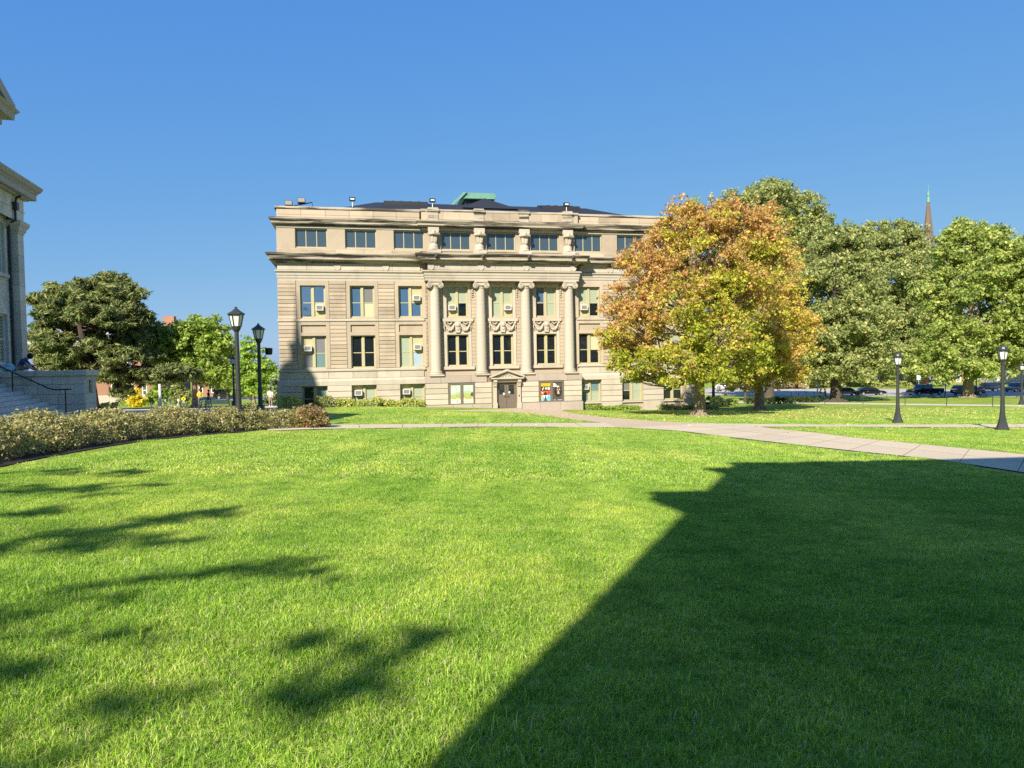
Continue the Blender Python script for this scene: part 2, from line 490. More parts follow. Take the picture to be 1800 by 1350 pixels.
def resample(poly, n):
    p = np.array(poly, float)
    s = np.concatenate([[0], np.cumsum(np.hypot(*np.diff(p, axis=0).T))])
    t = np.linspace(0, s[-1], n)
    return np.stack([np.interp(t, s, p[:, 0]), np.interp(t, s, p[:, 1])], 1)
def edge_world(poly, n):
    return np.array([[p.x, p.y] for p in (at(*q) for q in resample(poly, n))])
def world_resample(pts, n): return resample(pts, n)
def strip(name, up, lo, mtl, n=60, m=5, dz=.012, slab=None, slab_from=0, across=1, base=None):
    """a paved strip between two edges; with slab (m) it is laid as separate slabs with open joints"""
    a = world_resample(edge_world(up, 90), n); b = world_resample(edge_world(lo, 90), n)
    t = np.linspace(0, 1, m)[:, None, None]
    g = a[None] * (1 - t) + b[None] * t                         # m, n, 2
    z = gz(g[..., 0], g[..., 1]) + dz
    v = np.concatenate([g, z[..., None]], -1).reshape(-1, 3)
    i = (np.arange(m - 1)[:, None] * n + np.arange(n - 1)[None]).reshape(-1)
    f = np.stack([i, i + 1, i + n + 1, i + n], 1)
    root = tag(link(fast_mesh(name, v, f, base or mtl), name), kind='structure')
    if slab:
        mid = (a + b) / 2
        L = np.hypot(*np.diff(mid, axis=0).T).sum(); k = max(2, int(L / slab))
        def P(u, w):
            x = u * (n - 1); j = min(int(x), n - 2); fr = x - j
            pa = a[j] * (1 - fr) + a[j + 1] * fr; pb = b[j] * (1 - fr) + b[j + 1] * fr
            return pa * (1 - w) + pb * w
        e = .006 / slab
        for q in range(int(k * slab_from), k):
            for c in range(across):
                u0, u1 = (q + e * 2) / k, (q + 1 - e * 2) / k
                w0, w1 = (c + .006) / across, (c + .994) / across
                vs = []
                for w in np.linspace(w0, w1, 4):
                    for u in np.linspace(u0, u1, 3):
                        p = P(u, w); vs.append((p[0], p[1], gzf(p[0], p[1]) + dz + .012))
                fs = [(r_ * 3 + s_, r_ * 3 + s_ + 1, r_ * 3 + s_ + 4, r_ * 3 + s_ + 3) for r_ in range(3) for s_ in range(2)]
                link(fast_mesh('paving_slab', vs, fs, mtl), 'paving_slab', root)
    return root
MAT['path_joint'] = mat('path_joint', (.16, .14, .11), .9, .2, 6)
MAT['slab'] = mat('concrete_slab', (0.5166, 0.4325, 0.3022), .85, .07, .35, .045, .25, 40, fine=.08)
B_LO = [(755, 722.5), (800, 723), (870, 723.5), (940, 728), (1000, 737), (1060, 743.5), (1090, 752), (1190, 757.5), (1290, 770), (1420, 785), (1530, 797), (1640, 808), (1800, 832), (2080, 876)]
B_UP = [(1025, 716), (1000, 719), (987, 722), (1010, 727), (1050, 732), (1150, 740.5), (1250, 744.5), (1330, 750), (1365, 755), (1430, 761), (1500, 770), (1640, 784), (1800, 800), (2080, 828)]
A_UP = [(470, 751), (575, 747.5), (870, 745), (1062, 743.8)]; A_LO = [(470, 758), (560, 755), (870, 750.5), (1088, 752)]
C_UP = [(1256, 745.2), (1450, 747), (1600, 747), (1800, 746), (2080, 745)]; C_LO = [(1334, 751), (1400, 751), (1600, 751.5), (1800, 752.5), (2080, 754)]
D_UP = [(1045, 705), (1250, 705.5), (1340, 706), (1480, 708), (1800, 712.5), (2080, 716)]; D_LO = [(1045, 706.8), (1250, 708), (1340, 708.5), (1480, 710.5), (1800, 715), (2080, 719)]
E_UP = [(100, 716), (230, 719), (330, 717), (488, 711)]; E_LO = [(100, 733), (260, 731), (330, 729), (488, 722)]
strip('entrance_path', B_UP[:8], B_LO[:8], MAT['tan_concrete'], 70, 7, .010)
B2U, B2L = [(1250, 744.5)] + B_UP[7:], [(1092, 752.2)] + B_LO[7:]
strip('concrete_path', B2U, B2L, MAT['slab'], 80, 7, .014, slab=1.9, base=MAT['path_joint'], across=2)
strip('cross_path', A_UP, A_LO, MAT['slab'], 60, 4, .013, slab=1.9, base=MAT['path_joint'])
strip('side_path', C_UP, C_LO, MAT['slab'], 50, 4, .016, slab=2.2, base=MAT['path_joint'])
strip('far_path', D_UP, D_LO, MAT['concrete'], 50, 4, .013)
strip('plaza_pavement', E_UP, E_LO, MAT['concrete'], 40, 5, .013)
strip('street', [(1000, 681), (1400, 683), (1800, 685.5), (2080, 687)], [(1000, 692), (1400, 696), (1800, 697.5), (2080, 699)], MAT['asphalt'], 60, 6, .02)
strip('far_road', [(60, 698), (300, 699), (520, 698)], [(60, 703), (300, 704), (520, 703)], MAT['asphalt'], 40, 4, .02)

# mulch bed along the hedge
HEDGE_FRONT = [(-330, 900), (-150, 855), (0, 822), (60, 809), (130, 796), (200, 784), (260, 775), (330, 768), (400, 762), (470, 757.5), (540, 754), (578, 752)]
HF = world_resample(edge_world(HEDGE_FRONT, 120), 90)
dv = np.gradient(HF, axis=0); nv = np.stack([-dv[:, 1], dv[:, 0]], 1); nv /= np.linalg.norm(nv, axis=1)[:, None]
def bed():
    rows = []
    for w in (0, .8, 1.6, 2.5):
        p = HF + nv * w
        rows.append(np.concatenate([p, (gz(p[:, 0], p[:, 1]) + .02)[:, None]], 1))
    v = np.concatenate(rows); n = len(HF)
    i = (np.arange(3)[:, None] * n + np.arange(n - 1)[None]).reshape(-1)
    tag(link(fast_mesh('mulch_bed', v, np.stack([i, i + 1, i + n + 1, i + n], 1), MAT['mulch']), 'mulch_bed'), kind='structure')
bed()

# ------------------------------------------------------------------ grass: blades grown on the lawn
def tuft(name, size, n, h, w, rng, lk=1., green=.90):
    p = (rng.random((n, 2)) - .5) * size
    hh = h * (.55 + .8 * rng.random(n))
    an = rng.random(n) * 2 * math.pi
    lean = rng.gamma(2.4, .34, n).clip(0, 1.9) * lk
    d = np.stack([np.cos(an), np.sin(an)], 1)
    tw = an + rng.normal(0, .9, n) + math.pi / 2
    s = np.stack([np.cos(tw), np.sin(tw)], 1) * (w * (.6 + .8 * rng.random(n)))[:, None] / 2
    v = np.zeros((n, 5, 3))
    mid = p + d * (lean * hh * .30)[:, None]; tip = p + d * (lean * hh * .85)[:, None]
    v[:, 0, :2] = p - s; v[:, 1, :2] = p + s
    v[:, 2, :2] = mid - s * .85; v[:, 3, :2] = mid + s * .85; v[:, 4, :2] = tip
    v[:, 2:4, 2] = (hh * .58)[:, None]; v[:, 4, 2] = hh * (1 - .28 * lean.clip(0, 1.2))
    base = np.arange(n)[:, None] * 5
    tri = np.concatenate([base + np.array([[0, 1, 3]]), base + np.array([[0, 3, 2]]), base + np.array([[2, 3, 4]])])
    k = rng.random(n)
    k2 = (k[:, None] / green) ** 1.3
    c = np.where((k < green)[:, None], np.array([.205, .42, .024])[None] * (1 - k2) + np.array([.60, .76, .14])[None] * k2, np.array([.62, .58, .33])[None])
    c = c * (.66 + .62 * rng.random((n, 1)))
    return bpy.data.objects.new(name, fast_mesh(name, v.reshape(-1, 3), tri, MAT['grass'], np.repeat(c, 5, 0)))

def in_strip(px, py, up, lo):
    u = np.interp(px, [q[0] for q in up], [q[1] for q in up], left=1e9, right=1e9)
    l = np.interp(px, [q[0] for q in lo], [q[1] for q in lo], left=-1e9, right=-1e9)
    return (py > u - .35) & (py < l + .35)
def on_paving(P):
    Z = gz(P[:, 0], P[:, 1])
    px, py, _ = proj_px(np.concatenate([P, Z[:, None]], 1))
    bad = in_strip(px, py, A_UP, A_LO) | in_strip(px, py, C_UP, C_LO) | in_strip(px, py, D_UP, D_LO) | in_strip(px, py, E_UP, E_LO)
    bad |= in_strip(px, py, [(987, 722)] + B_UP[3:], B_LO)
    bad |= (px > 745) & (px < 1030) & (py < np.interp(px, [q[0] for q in B_LO], [q[1] for q in B_LO])) & (py < 724)
    bad |= (px > 870) & (px < 990) & (py < np.interp(px, [q[0] for q in B_LO], [q[1] for q in B_LO]))
    bad |= in_strip(px, py, [(987, 715), (1040, 715)], [(987, 721), (1040, 717)])
    hf = np.array(HEDGE_FRONT)
    bad |= (px < 578) & (py < np.interp(px, hf[:, 0], hf[:, 1]) + 1.2 * np.sin(px * .21) + 1.0 * np.sin(px * .083 + 1) - .8) & (P[:, 1] < 31)
    bad |= (px < 590) & (py < 746) & (P[:, 1] > 24)
    return bad
def lawn_points(y0, y1, step, jit, seed, half=0.):
    rng = np.random.default_rng(seed)
    ys = np.arange(y0, y1, step); xs = np.arange(-70, 80, step)
    X, Y = np.meshgrid(xs, ys); P = np.stack([X.ravel(), Y.ravel()], 1)
    P = P[np.abs(P[:, 0]) < P[:, 1] * .86 + 1.5]
    P = P + (rng.random(P.shape) - .5) * step * jit
    bad = on_paving(P)
    if half:
        for dx, dy in ((half, half), (-half, half), (half, -half), (-half, -half)): bad |= on_paving(P + np.array([dx, dy]))
    return P[~bad], rng
def grass(name, tufts, pts, rng, smin, smax):
    col = bpy.data.collections.new(name + '_tufts')
    for t in tufts: col.objects.link(t)
    n = len(pts)
    me = bpy.data.meshes.new(name)
    v = np.concatenate([pts, (gz(pts[:, 0], pts[:, 1]) - .004)[:, None]], 1).astype(np.float32)
    me.vertices.add(n); me.vertices.foreach_set('co', v.ravel())
    for nm, dat, ty in (('rot', rng.random(n) * 6.283, 'FLOAT'), ('scl', smin + (smax - smin) * rng.random(n), 'FLOAT'), ('idx', rng.integers(0, len(tufts), n), 'INT')):
        a = me.attributes.new(nm, ty, 'POINT'); a.data.foreach_set('value', dat.astype(np.int32 if ty == 'INT' else np.float32))
    ob = link(me, name)
    ng = bpy.data.node_groups.new(name, 'GeometryNodeTree')
    ng.interface.new_socket('Geometry', in_out='INPUT', socket_type='NodeSocketGeometry')
    ng.interface.new_socket('Geometry', in_out='OUTPUT', socket_type='NodeSocketGeometry')
    N = ng.nodes.new; L = ng.links.new
    gi, go = N('NodeGroupInput'), N('NodeGroupOutput')
    iop = N('GeometryNodeInstanceOnPoints'); ci = N('GeometryNodeCollectionInfo')
    ci.inputs['Collection'].default_value = col; ci.inputs['Separate Children'].default_value = True; ci.inputs['Reset Children'].default_value = True
    def attr(nm, ty):
        a = N('GeometryNodeInputNamedAttribute'); a.data_type = ty; a.inputs['Name'].default_value = nm; return a.outputs['Attribute']
    cx = N('ShaderNodeCombineXYZ'); L(attr('rot', 'FLOAT'), cx.inputs[2])
    L(gi.outputs[0], iop.inputs['Points']); L(ci.outputs[0], iop.inputs['Instance'])
    iop.inputs['Pick Instance'].default_value = True
    L(attr('idx', 'INT'), iop.inputs['Instance Index'])
    L(cx.outputs[0], iop.inputs['Rotation'])
    L(attr('scl', 'FLOAT'), iop.inputs['Scale'])
    L(iop.outputs[0], go.inputs[0])
    md = ob.modifiers.new('grow', 'NODES'); md.node_group = ng
    return tag(ob, 'short mown lawn grass in front of the limestone hall', 'grass', kind='stuff')
NEAR = 13.
def grow_grass():
    rg = np.random.default_rng(5)
    t1 = [tuft('grass_tuft', .34, 800, .042, .0038, rg) for _ in range(7)]
    p, r1 = lawn_points(1.3, NEAR, .24, .55, 1)
    grass('near_grass', t1, p, r1, .8, 1.25)
    t2 = [tuft('grass_patch', 1.0, 1500, .045, .010, rg, 1., .85) for _ in range(5)]
    p, r2 = lawn_points(NEAR - .4, 34, .72, .5, 2, .35)
    grass('middle_grass', t2, p, r2, .85, 1.15)
    t3 = [tuft('grass_stretch', 1.1, 620, .05, .02, rg, 1., .80) for _ in range(4)]
    p, r3 = lawn_points(33.6, 62, .8, .5, 3, .4)
    grass('distant_grass', t3, p, r3, .85, 1.15)
    # coarser longer blades in scattered clumps
    t4 = [tuft('coarse_tuft', .36, 70, .085, .0055, rg, .55) for _ in range(4)]
    p, r4 = lawn_points(1.3, 9, .9, 1.6, 4)
    keep = np.sin(p[:, 0] * 1.7 + 1) + np.sin(p[:, 1] * 2.1 + p[:, 0]) > .75
    grass('coarse_grass', t4, p[keep], r4, .7, 1.2)
grow_grass()

# ------------------------------------------------------------------ the limestone hall
# local axes of a building set on the campus grid: +x along the front, +y into the building, z up from the door sill
GRID = R(12)
HALL_AT = Vector((-.41 - .2 * math.cos(GRID), 66 - .2 * math.sin(GRID), -2.74))
hall = thing('limestone_hall', 'long three storey limestone hall with four ionic columns and double door', 'building', HALL_AT, GRID)
WY = .9                                    # front plane of the wings; the column front is y = 0
WING_C = [-17.15, -12.85, -8.55, 8.55, 12.85, 17.15]
MID_C = [-4.25, 0, 4.25]
XE = 20.1

def wall_grid(mb, x0, x1, z0, z1, openings, y, depth, m=0):
    xs = sorted({x0, x1, *[v for o in openings for v in o[:2] if x0 < v < x1]})
    zs = sorted({z0, z1, *[v for o in openings for v in o[2:4] if z0 < v < z1]})
    for i in range(len(xs) - 1):
        for j in range(len(zs) - 1):
            cx, cz = (xs[i] + xs[i + 1]) / 2, (zs[j] + zs[j + 1]) / 2
            if any(o[0] < cx < o[1] and o[2] < cz < o[3] for o in openings): continue
            mb.quad([(xs[i], y, zs[j]), (xs[i + 1], y, zs[j]), (xs[i + 1], y, zs[j + 1]), (xs[i], y, zs[j + 1])], m)
    for o in openings:
        a, b, c, d = o[:4]; e = y + (o[4] if len(o) > 4 else depth)
        mb.quad([(a, y, c), (a, e, c), (a, e, d), (a, y, d)], m); mb.quad([(b, e, c), (b, y, c), (b, y, d), (b, e, d)], m)
        mb.quad([(a, y, d), (a, e, d), (b, e, d), (b, y, d)], m); mb.quad([(a, e, c), (a, y, c), (b, y, c), (b, e, c)], m)
        mb.quad([(a, e, c), (b, e, c), (b, e, d), (a, e, d)], m)

def make_window(parent, c, z0, z1, w, y, spec, kind='sash', panes=None, label=None):
    """one window: painted frame, glass panes and, where there is one, its air conditioner"""
    h = w / 2
    fr = MB(); t = .09
    yf, yb = y + .20, y + .32
    fr.box(c - h, c - h + t, yf, yb, z0, z1); fr.box(c + h - t, c + h, yf, yb, z0, z1)
    fr.box(c - h + t, c + h - t, yf - .05, yb, z0, z0 + .13); fr.box(c - h + t, c + h - t, yf, yb, z1 - t, z1)
    cells = []
    if kind == 'attic':
        for k in (1, 2):
            x = c - h + w * k / 3
            fr.box(x - .035, x + .035, yf + .02, yb, z0 + .13, z1 - t)
        for k in range(3):
            cells.append((c - h + w * k / 3 + (.035 if k else t), c - h + w * (k + 1) / 3 - (.035 if k < 2 else t), z0 + .13, z1 - t))
    else:
        fr.box(c - .11, c + .11, yf - .06, yb, z0 + .13, z1 - t)
        zm = z0 + (z1 - z0) * .47
        for s in (0, 1):
            a = c - h + t if s == 0 else c + .11; b = c - .11 if s == 0 else c + h - t
            for (p, q) in ((zm, z1 - t), (z0 + .13, zm)):
                cells.append((a, b, p, q))
            fr.box(a, b, yf + .035, yb - .02, zm - .035, zm + .035)
            for (p, q) in ((zm + .035, z1 - t), (z0 + .13, zm - .035)):      # sash stiles
                fr.box(a, a + .05, yf + .05, yb - .03, p, q); fr.box(b - .05, b, yf + .05, yb - .03, p, q)
        cells = [cells[0], cells[2], cells[1], cells[3]]                      # TL TR BL BR
    f = fr.build('window', MAT['cream'], parent)
    if label: f['label'] = label
    for k, (a, b, p, q) in enumerate(cells):
        code = spec[k]
        if code == '-': continue
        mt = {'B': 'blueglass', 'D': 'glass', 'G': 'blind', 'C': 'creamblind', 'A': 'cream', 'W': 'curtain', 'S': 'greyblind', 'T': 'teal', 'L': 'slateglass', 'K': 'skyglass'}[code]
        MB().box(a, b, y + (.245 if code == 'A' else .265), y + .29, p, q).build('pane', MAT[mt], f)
        if code == 'A':
            x = (a + b) / 2 + .02; zc = p + (q - p) * (.62 if k > 1 else .30)
            if z0 < 1: zc = p + (q - p) * .42
            ac = MB(); yo = y - .18; w2, hh = .33, .235
            ac.box(x - w2, x + w2, yo + .03, y + .244, zc - hh, zc + hh, 0)
            for (u0, u1, v0, v1) in ((-w2, w2, hh - .05, hh), (-w2, w2, -hh, -hh + .06), (-w2, -w2 + .07, -hh + .06, hh - .05), (w2 - .07, w2, -hh + .06, hh - .05)):
                ac.box(x + u0, x + u1, yo, yo + .028, zc + v0, zc + v1, 0)
            ac.box(x - w2 + .07, x + w2 - .07, yo + .012, yo + .028, zc - hh + .06, zc + hh - .05, 1)
            for r_ in range(5):
                zz = zc - hh + .09 + r_ * .065
                ac.box(x - w2 + .075, x + w2 - .075, yo + .004, yo + .011, zz, zz + .022, 1)
            ac.build('air_conditioner', [MAT['plastic_white'], MAT['grille']], f)
    return f

def build_hall():
    # ---- walls with their openings
    WIN = {'base': (.25, 2.43), 'main': (3.96, 6.9), 'third': (8.5, 11.37), 'attic': (14.68, 16.4)}
    mb = MB()
    for sgn in (-1, 1):
        cs = [c for c in WING_C if c * sgn > 0]
        ops = []
        for c in cs:
            ops += [(c - 1.08, c + 1.08, *WIN['base'], .35), (c - 1.08, c + 1.08, *WIN['main'], .35), (c - 1.08, c + 1.08, *WIN['third'], .35),
                    (c - 1.15, c + 1.15, 7.2, 7.86, .07), (c - 1.38, c + 1.38, *WIN['attic'], .35)]
        a, b = sorted((sgn * 7.2, sgn * XE))
        wall_grid(mb, a, b, -3, 17.4, ops, WY + .06, .35)
    ops = []
    for c in MID_C:
        ops += [(c - 1.0, c + 1.0, *WIN['main'], .35), (c - 1.0, c + 1.0, *WIN['third'], .35), (c - 1.38, c + 1.38, *WIN['attic'], .35)]
    wall_grid(mb, -7.2, 7.2, 2.5, 17.4, ops, WY + .06, .35)
    # sides and back, with plain openings on the west side
    for sx in (-1, 1):
        mb.quad([(sx * XE, WY + .06, -3), (sx * XE, 32, -3), (sx * XE, 32, 17.4), (sx * XE, WY + .06, 17.4)])
    mb.quad([(-XE, 32, -3), (XE, 32, -3), (XE, 32, 17.4), (-XE, 32, 17.4)])
    mb.build('wall', MAT['stone'], hall, 'keep')
    for z0, z1, w in (WIN['main'] + (2.1,), WIN['third'] + (2.1,), WIN['attic'] + (2.6,)):
        for yy in (5, 10, 16, 22, 27):
            MB().box(XE - .1, XE + .012, yy - w / 2, yy + w / 2, z0, z1).build('window', MAT['slateglass'], hall)
    # ---- entrance storey under the columns
    eb = MB()
    wall_grid(eb, -7.4, 7.4, -3, 3.1, [(-.80, 1.04, .0, 2.5, .35), (-5.3, -2.92, .42, 2.42, .10), (3.23, 5.61, .42, 2.42, .10)], .05, .3)
    eb.quad([(-7.4, .05, -3), (-7.4, WY + .2, -3), (-7.4, WY + .2, 3.1), (-7.4, .05, 3.1)]); eb.quad([(7.4, .05, -3), (7.4, WY + .2, -3), (7.4, WY + .2, 3.1), (7.4, .05, 3.1)])
    eb.quad([(-7.4, .05, 3.1), (7.4, .05, 3.1), (7.4, WY + .2, 3.1), (-7.4, WY + .2, 3.1)])
    eb.build('entrance_storey', MAT['joint'], hall, 'keep')
    # ---- stones: courses proud of the wall with open joints
    share = {}
    def stone(x0, x1, z0, z1, y0, y1, mt='stone', b=.022):
        key = (round(x1 - x0, 3), round(z1 - z0, 3), round(y1 - y0, 3), mt)
        if key not in share:
            share[key] = MB().bev(0, x1 - x0, 0, y1 - y0, 0, z1 - z0, b).mesh('stone', MATS[mt])
        o = link(share[key], 'stone', hall); o.location = (x0, y0, z0)
    MATS = {'stone': STONES, 'pale': STONEP, 'granite': STONEG}
    g = .016
    for sgn in (-1, 1):
        cs = sorted([c for c in WING_C if c * sgn > 0], key=lambda c: abs(c))
        piers = [(sgn * 7.02, sgn * (abs(cs[0]) - 1.43)), (sgn * (abs(cs[0]) + 1.43), sgn * (abs(cs[1]) - 1.43)),
                 (sgn * (abs(cs[1]) + 1.43), sgn * (abs(cs[2]) - 1.43)), (sgn * (abs(cs[2]) + 1.43), sgn * (XE + .02))]
        for a, b in piers[1 if sgn > 0 else 0:]:
            a, b = sorted((a, b))
            if b - a < .05: continue
            for z0, z1, n in ((3.96, 8.16, 12), (8.40, 11.8, 10)):
                h = (z1 - z0) / n
                for k in range(n):
                    stone(a, b, z0 + k * h + g, z0 + (k + 1) * h - g, WY - .01, WY + .06)
        # basement piers
        bp = [(sgn * 7.42, sgn * (abs(cs[0]) - 1.1)), (sgn * (abs(cs[0]) + 1.1), sgn * (abs(cs[1]) - 1.1)),
              (sgn * (abs(cs[1]) + 1.1), sgn * (abs(cs[2]) - 1.1)), (sgn * (abs(cs[2]) + 1.1), sgn * (XE + .26))]
        for a, b in bp:
            a, b = sorted((a, b))
            if b - a < .05: continue
            zs = [-1.2, .28, .82, 1.36, 1.9, 2.43]
            for k in range(5): stone(a, b, zs[k] + g, zs[k + 1] - g, WY - .22, WY + .06, 'pale')
        # big blocks of the band above the basement
        x = sgn * 7.42
        for k in range(6):
            w = (12.76) / 6
            a, b = sorted((x, x + sgn * w)); x += sgn * w
            stone(a + .008, b - .008, 3.06, 3.64, WY - .04, WY + .06, 'pale')
        x = sgn * 7.55
        for k in range(6):
            w = 12.5 / 6; a, b = sorted((x, x + sgn * w)); x += sgn * w
            stone(a + .008, b - .008, 17.38, 18.08, WY + .02, WY + .2, 'stone', .012)
        x = sgn * 7.6
        for k in range(5):
            w = 12.5 / 5; a, b = sorted((x, x + sgn * w)); x += sgn * w
            stone(a + .006, b - .006, 12.74, 13.34, WY - .035, WY + .1, 'pale', .008)
            stone(a + .006, b - .006, 14.2, 14.52, WY - .06, WY + .1, 'stone', .01)
    # entrance storey stones
    segs = [(-7.42, -5.34), (-2.88, -1.3), (1.54, 3.19), (5.65, 7.42)]
    for a, b in segs:
        zs = [.46, .97, 1.46, 1.95, 2.44]
        for k in range(4): stone(a + .008, b - .008, zs[k] + g, zs[k + 1] - g, -.02, .06, 'pale')
    for a, b in ((-7.5, -4.9), (-4.9, -3.1), (-3.1, -1.3), (1.54, 3.3), (3.3, 5.3), (5.3, 7.5)):
        stone(a + .008, b - .008, -1.2, .44, -.12, .06, 'granite', .02)
    for a, b in ((-7.45, -6.0), (-6.0, -3.2), (-3.2, -1.75), (1.95, 3.2), (3.2, 6.0), (6.0, 7.45)):
        stone(a + .006, b - .006, 2.46, 3.09, -.06, .06, 'granite', .015)
    for a, b in zip(np.linspace(-7.0, 7.0, 10)[:-1], np.linspace(-7.0, 7.0, 10)[1:]):
        stone(a + .006, b - .006, 12.74, 13.34, -.065, .06, 'pale', .008)
        stone(a + .006, b - .006, 17.38, 18.08, .52, .7, 'stone', .012)
    # window surrounds of the wings: plain upright strips, lintel and panel rim
    for c in WING_C:
        s = MB(); y0, y1 = WY - .02, WY + .06
        for z0, z1 in ((3.96, 8.12), (8.42, 11.8)):
            s.box(c - 1.4, c - 1.08, y0, y1, z0, z1); s.box(c + 1.08, c + 1.4, y0, y1, z0, z1)
        s.box(c - 1.08, c + 1.08, y0, y1, 6.9, 7.2); s.box(c - 1.08, c + 1.08, y0, y1, 7.86, 8.12); s.box(c - 1.08, c + 1.08, y0, y1, 11.37, 11.8)
        s.build('window_surround', MAT['stone'], hall)
        MB().box(c - 1.09, c + 1.09, WY - .1, WY + .3, .12, .25).build('sill', MAT['pale'], hall)
    for c in MID_C:
        s = MB(); y0, y1 = WY - .03, WY + .06
        for z0, z1 in ((3.96, 6.9), (8.42, 11.3)):
            s.box(c - 1.28, c - 1.0, y0, y1, z0, z1 + .25); s.box(c + 1.0, c + 1.28, y0, y1, z0, z1 + .25); s.box(c - 1.0, c + 1.0, y0, y1, z1, z1 + .25)
        s.build('window_surround', MAT['pale'], hall)
        MB().box(c - 1.45, c + 1.45, WY - .16, WY + .06, 8.1, 8.4).build('sill', MAT['pale'], hall)
        MB().box(c - 1.52, c + 1.52, WY - .16, WY + .06, 3.66, 3.95).build('sill', MAT['pale'], hall)
        # carved garland panel: two swags tied to a keystone and side ribbons
        gr = MB(); yg = WY - .02
        gr.prism([(c - .2, 7.08), (c + .2, 7.08), (c + .28, 8.08), (c - .28, 8.08)], 'y', yg - .16, WY + .05)
        gr.ball((c, yg - .17, 7.82), .24, 8, 0, (1, .6, 1.1)); gr.ball((c + .03, yg - .15, 7.46), .15, 6, 0, (1, .6, 1.3))
        for sg in (-1, 1):
            pts, rr = [], []
            for k in range(13):
                t = k / 12; pts.append((c + sg * (.25 + .95 * t), yg - .08, 7.95 - .68 * math.sin(math.pi * t) + .05 * t)); rr.append((.06 + .085 * math.sin(math.pi * t)) * (1.25 if k % 2 else .8))
            gr.tube(pts, rr, 6)
            for k in range(2, 12):
                p = pts[k]; gr.ball((p[0], p[1] - .07, p[2] + (.04 if k % 2 else -.04)), .07, 5)
            gr.tube([(c + sg * .5, yg - .06, 8.03), (c + sg * .75, yg - .08, 7.84), (c + sg * 1.0, yg - .06, 8.0)], [.04, .08, .05], 5)
            gr.ball((c + sg * 1.2, yg - .07, 7.97), .13, 6)
            gr.tube([(c + sg * 1.22, yg - .05, 7.9), (c + sg * 1.26, yg - .06, 7.6), (c + sg * 1.2, yg - .05, 7.25)], [.05, .06, .02], 5)
        gr.build('garland', MAT['pale'], hall, True)
        # small hanging ornament beside the upper window and carved strip above it
        orn = MB()
        for k in range(4): orn.ball((c + 1.42, WY - .06, 11.0 - k * .2), .1 - .012 * k, 6)
        orn.box(c - 1.25, c + 1.25, WY - .1, WY + .05, 11.56, 11.72)
        for k in range(11): orn.ball((c - 1.1 + k * .22, WY - .1, 11.64), .08 if k != 5 else .17, 5)
        orn.build('ornament', MAT['pale'], hall, True)
    # the brick-sized stones of the wall between columns
    for c0 in (-6.36, -2.13, 2.13, 6.36):
        for (z0, z1, n) in ((3.95, 8.1, 12), (8.42, 11.7, 10)):
            h = (z1 - z0) / n
            s = MB()
            for k in range(n):
                for sx in (-1, 1):
                    if abs(c0) > 5 and sx * c0 > 0: continue
                    a, b = sorted((c0 + sx * .02, c0 + sx * (.80 if k % 2 else .80)))
                    s.bev(a, b, WY + .01, WY + .06, z0 + k * h + .008, z0 + (k + 1) * h - .008, .008)
            s.build('stone_course', MAT['stone'], hall)
    # ---- mouldings
    wing_path = [(-XE, 32), (-XE, WY), (-7.25, WY), (-7.25, 0), (7.25, 0), (7.25, WY), (XE, WY), (XE, 32)]
    wing_path = wing_path[::-1]
    wing_path = [(-XE, 32), (-XE, WY), (-7.25, WY), (-7.25, 0), (7.25, 0), (7.25, WY), (XE, WY), (XE, 32)]
    def mould(name, prof, path, mt): return MB_sweep(name, prof, path, mt)
    def MB_sweep(name, prof, path, mt):
        m = MB(); m.sweep(prof, path); return m.build(name, MAT[mt], hall, 'keep')
    mould('architrave', [(-.3, 11.78), (.0, 11.78), (.0, 12.02), (.045, 12.02), (.045, 12.26), (.09, 12.26), (.09, 12.46), (.14, 12.5), (.22, 12.58), (.22, 12.66), (.03, 12.72)], wing_path, 'pale')
    mould('cornice', [(.0, 13.30), (.06, 13.32), (.10, 13.40), (.22, 13.50), (.24, 13.56), (.66, 13.60), (.66, 13.80), (.70, 13.81), (.70, 13.86), (.76, 13.9), (.86, 14.02), (.88, 14.10), (.88, 14.15), (.0, 14.22)], wing_path, 'dirty')
    low = [(-XE, 32), (-XE, WY), (-7.3, WY)]; low2 = [(7.3, WY), (XE, WY), (XE, 32)]
    for p in (low, low2):
        mould('sill_course', [(-.1, 3.64), (.02, 3.64), (.10, 3.68), (.14, 3.72), (.14, 3.86), (-.06, 3.95)], p, 'pale')
        mould('string_course', [(-.1, 8.16), (.07, 8.17), (.10, 8.22), (.10, 8.38), (-.06, 8.41)], p, 'pale')
        mould('water_table', [(-.1, 2.43), (.22, 2.44), (.22, 2.84), (.16, 2.92), (.10, 2.98), (.06, 3.05), (-.1, 3.06)], p, 'pale')
    up = [(-XE, 32), (-XE, WY + .05), (-7.4, WY + .05), (-7.4, .62), (7.4, .62), (7.4, WY + .05), (XE, WY + .05), (XE, 32)]
    mould('attic_cornice', [(.0, 16.62), (.04, 16.66), (.10, 16.74), (.16, 16.78), (.40, 16.80), (.40, 16.95), (.43, 16.97), (.48, 17.05), (.56, 17.15), (.57, 17.24), (.0, 17.38)], up, 'dirty')
    mould('coping', [(-.2, 18.06), (.03, 18.06), (.10, 18.1), (.12, 18.12), (.12, 18.26), (.04, 18.32), (-.42, 18.34), (-.42, 17.3)], up, 'dirty')
    mould('attic_base', [(-.1, 14.5), (.05, 14.5), (.05, 14.56), (-.06, 14.62)], up, 'stone')
    m = MB(); m.quad([(-7.4, .62, 14.2), (7.4, .62, 14.2), (7.4, .62, 14.55), (-7.4, .62, 14.55)]); m.build('attic_plinth', MAT['stone'], hall)
    # soffit over the recess behind the columns, and attic lintel band
    MB().box(-7.2, 7.2, .05, WY + .06, 11.74, 11.79).build('soffit', MAT['stone'], hall)
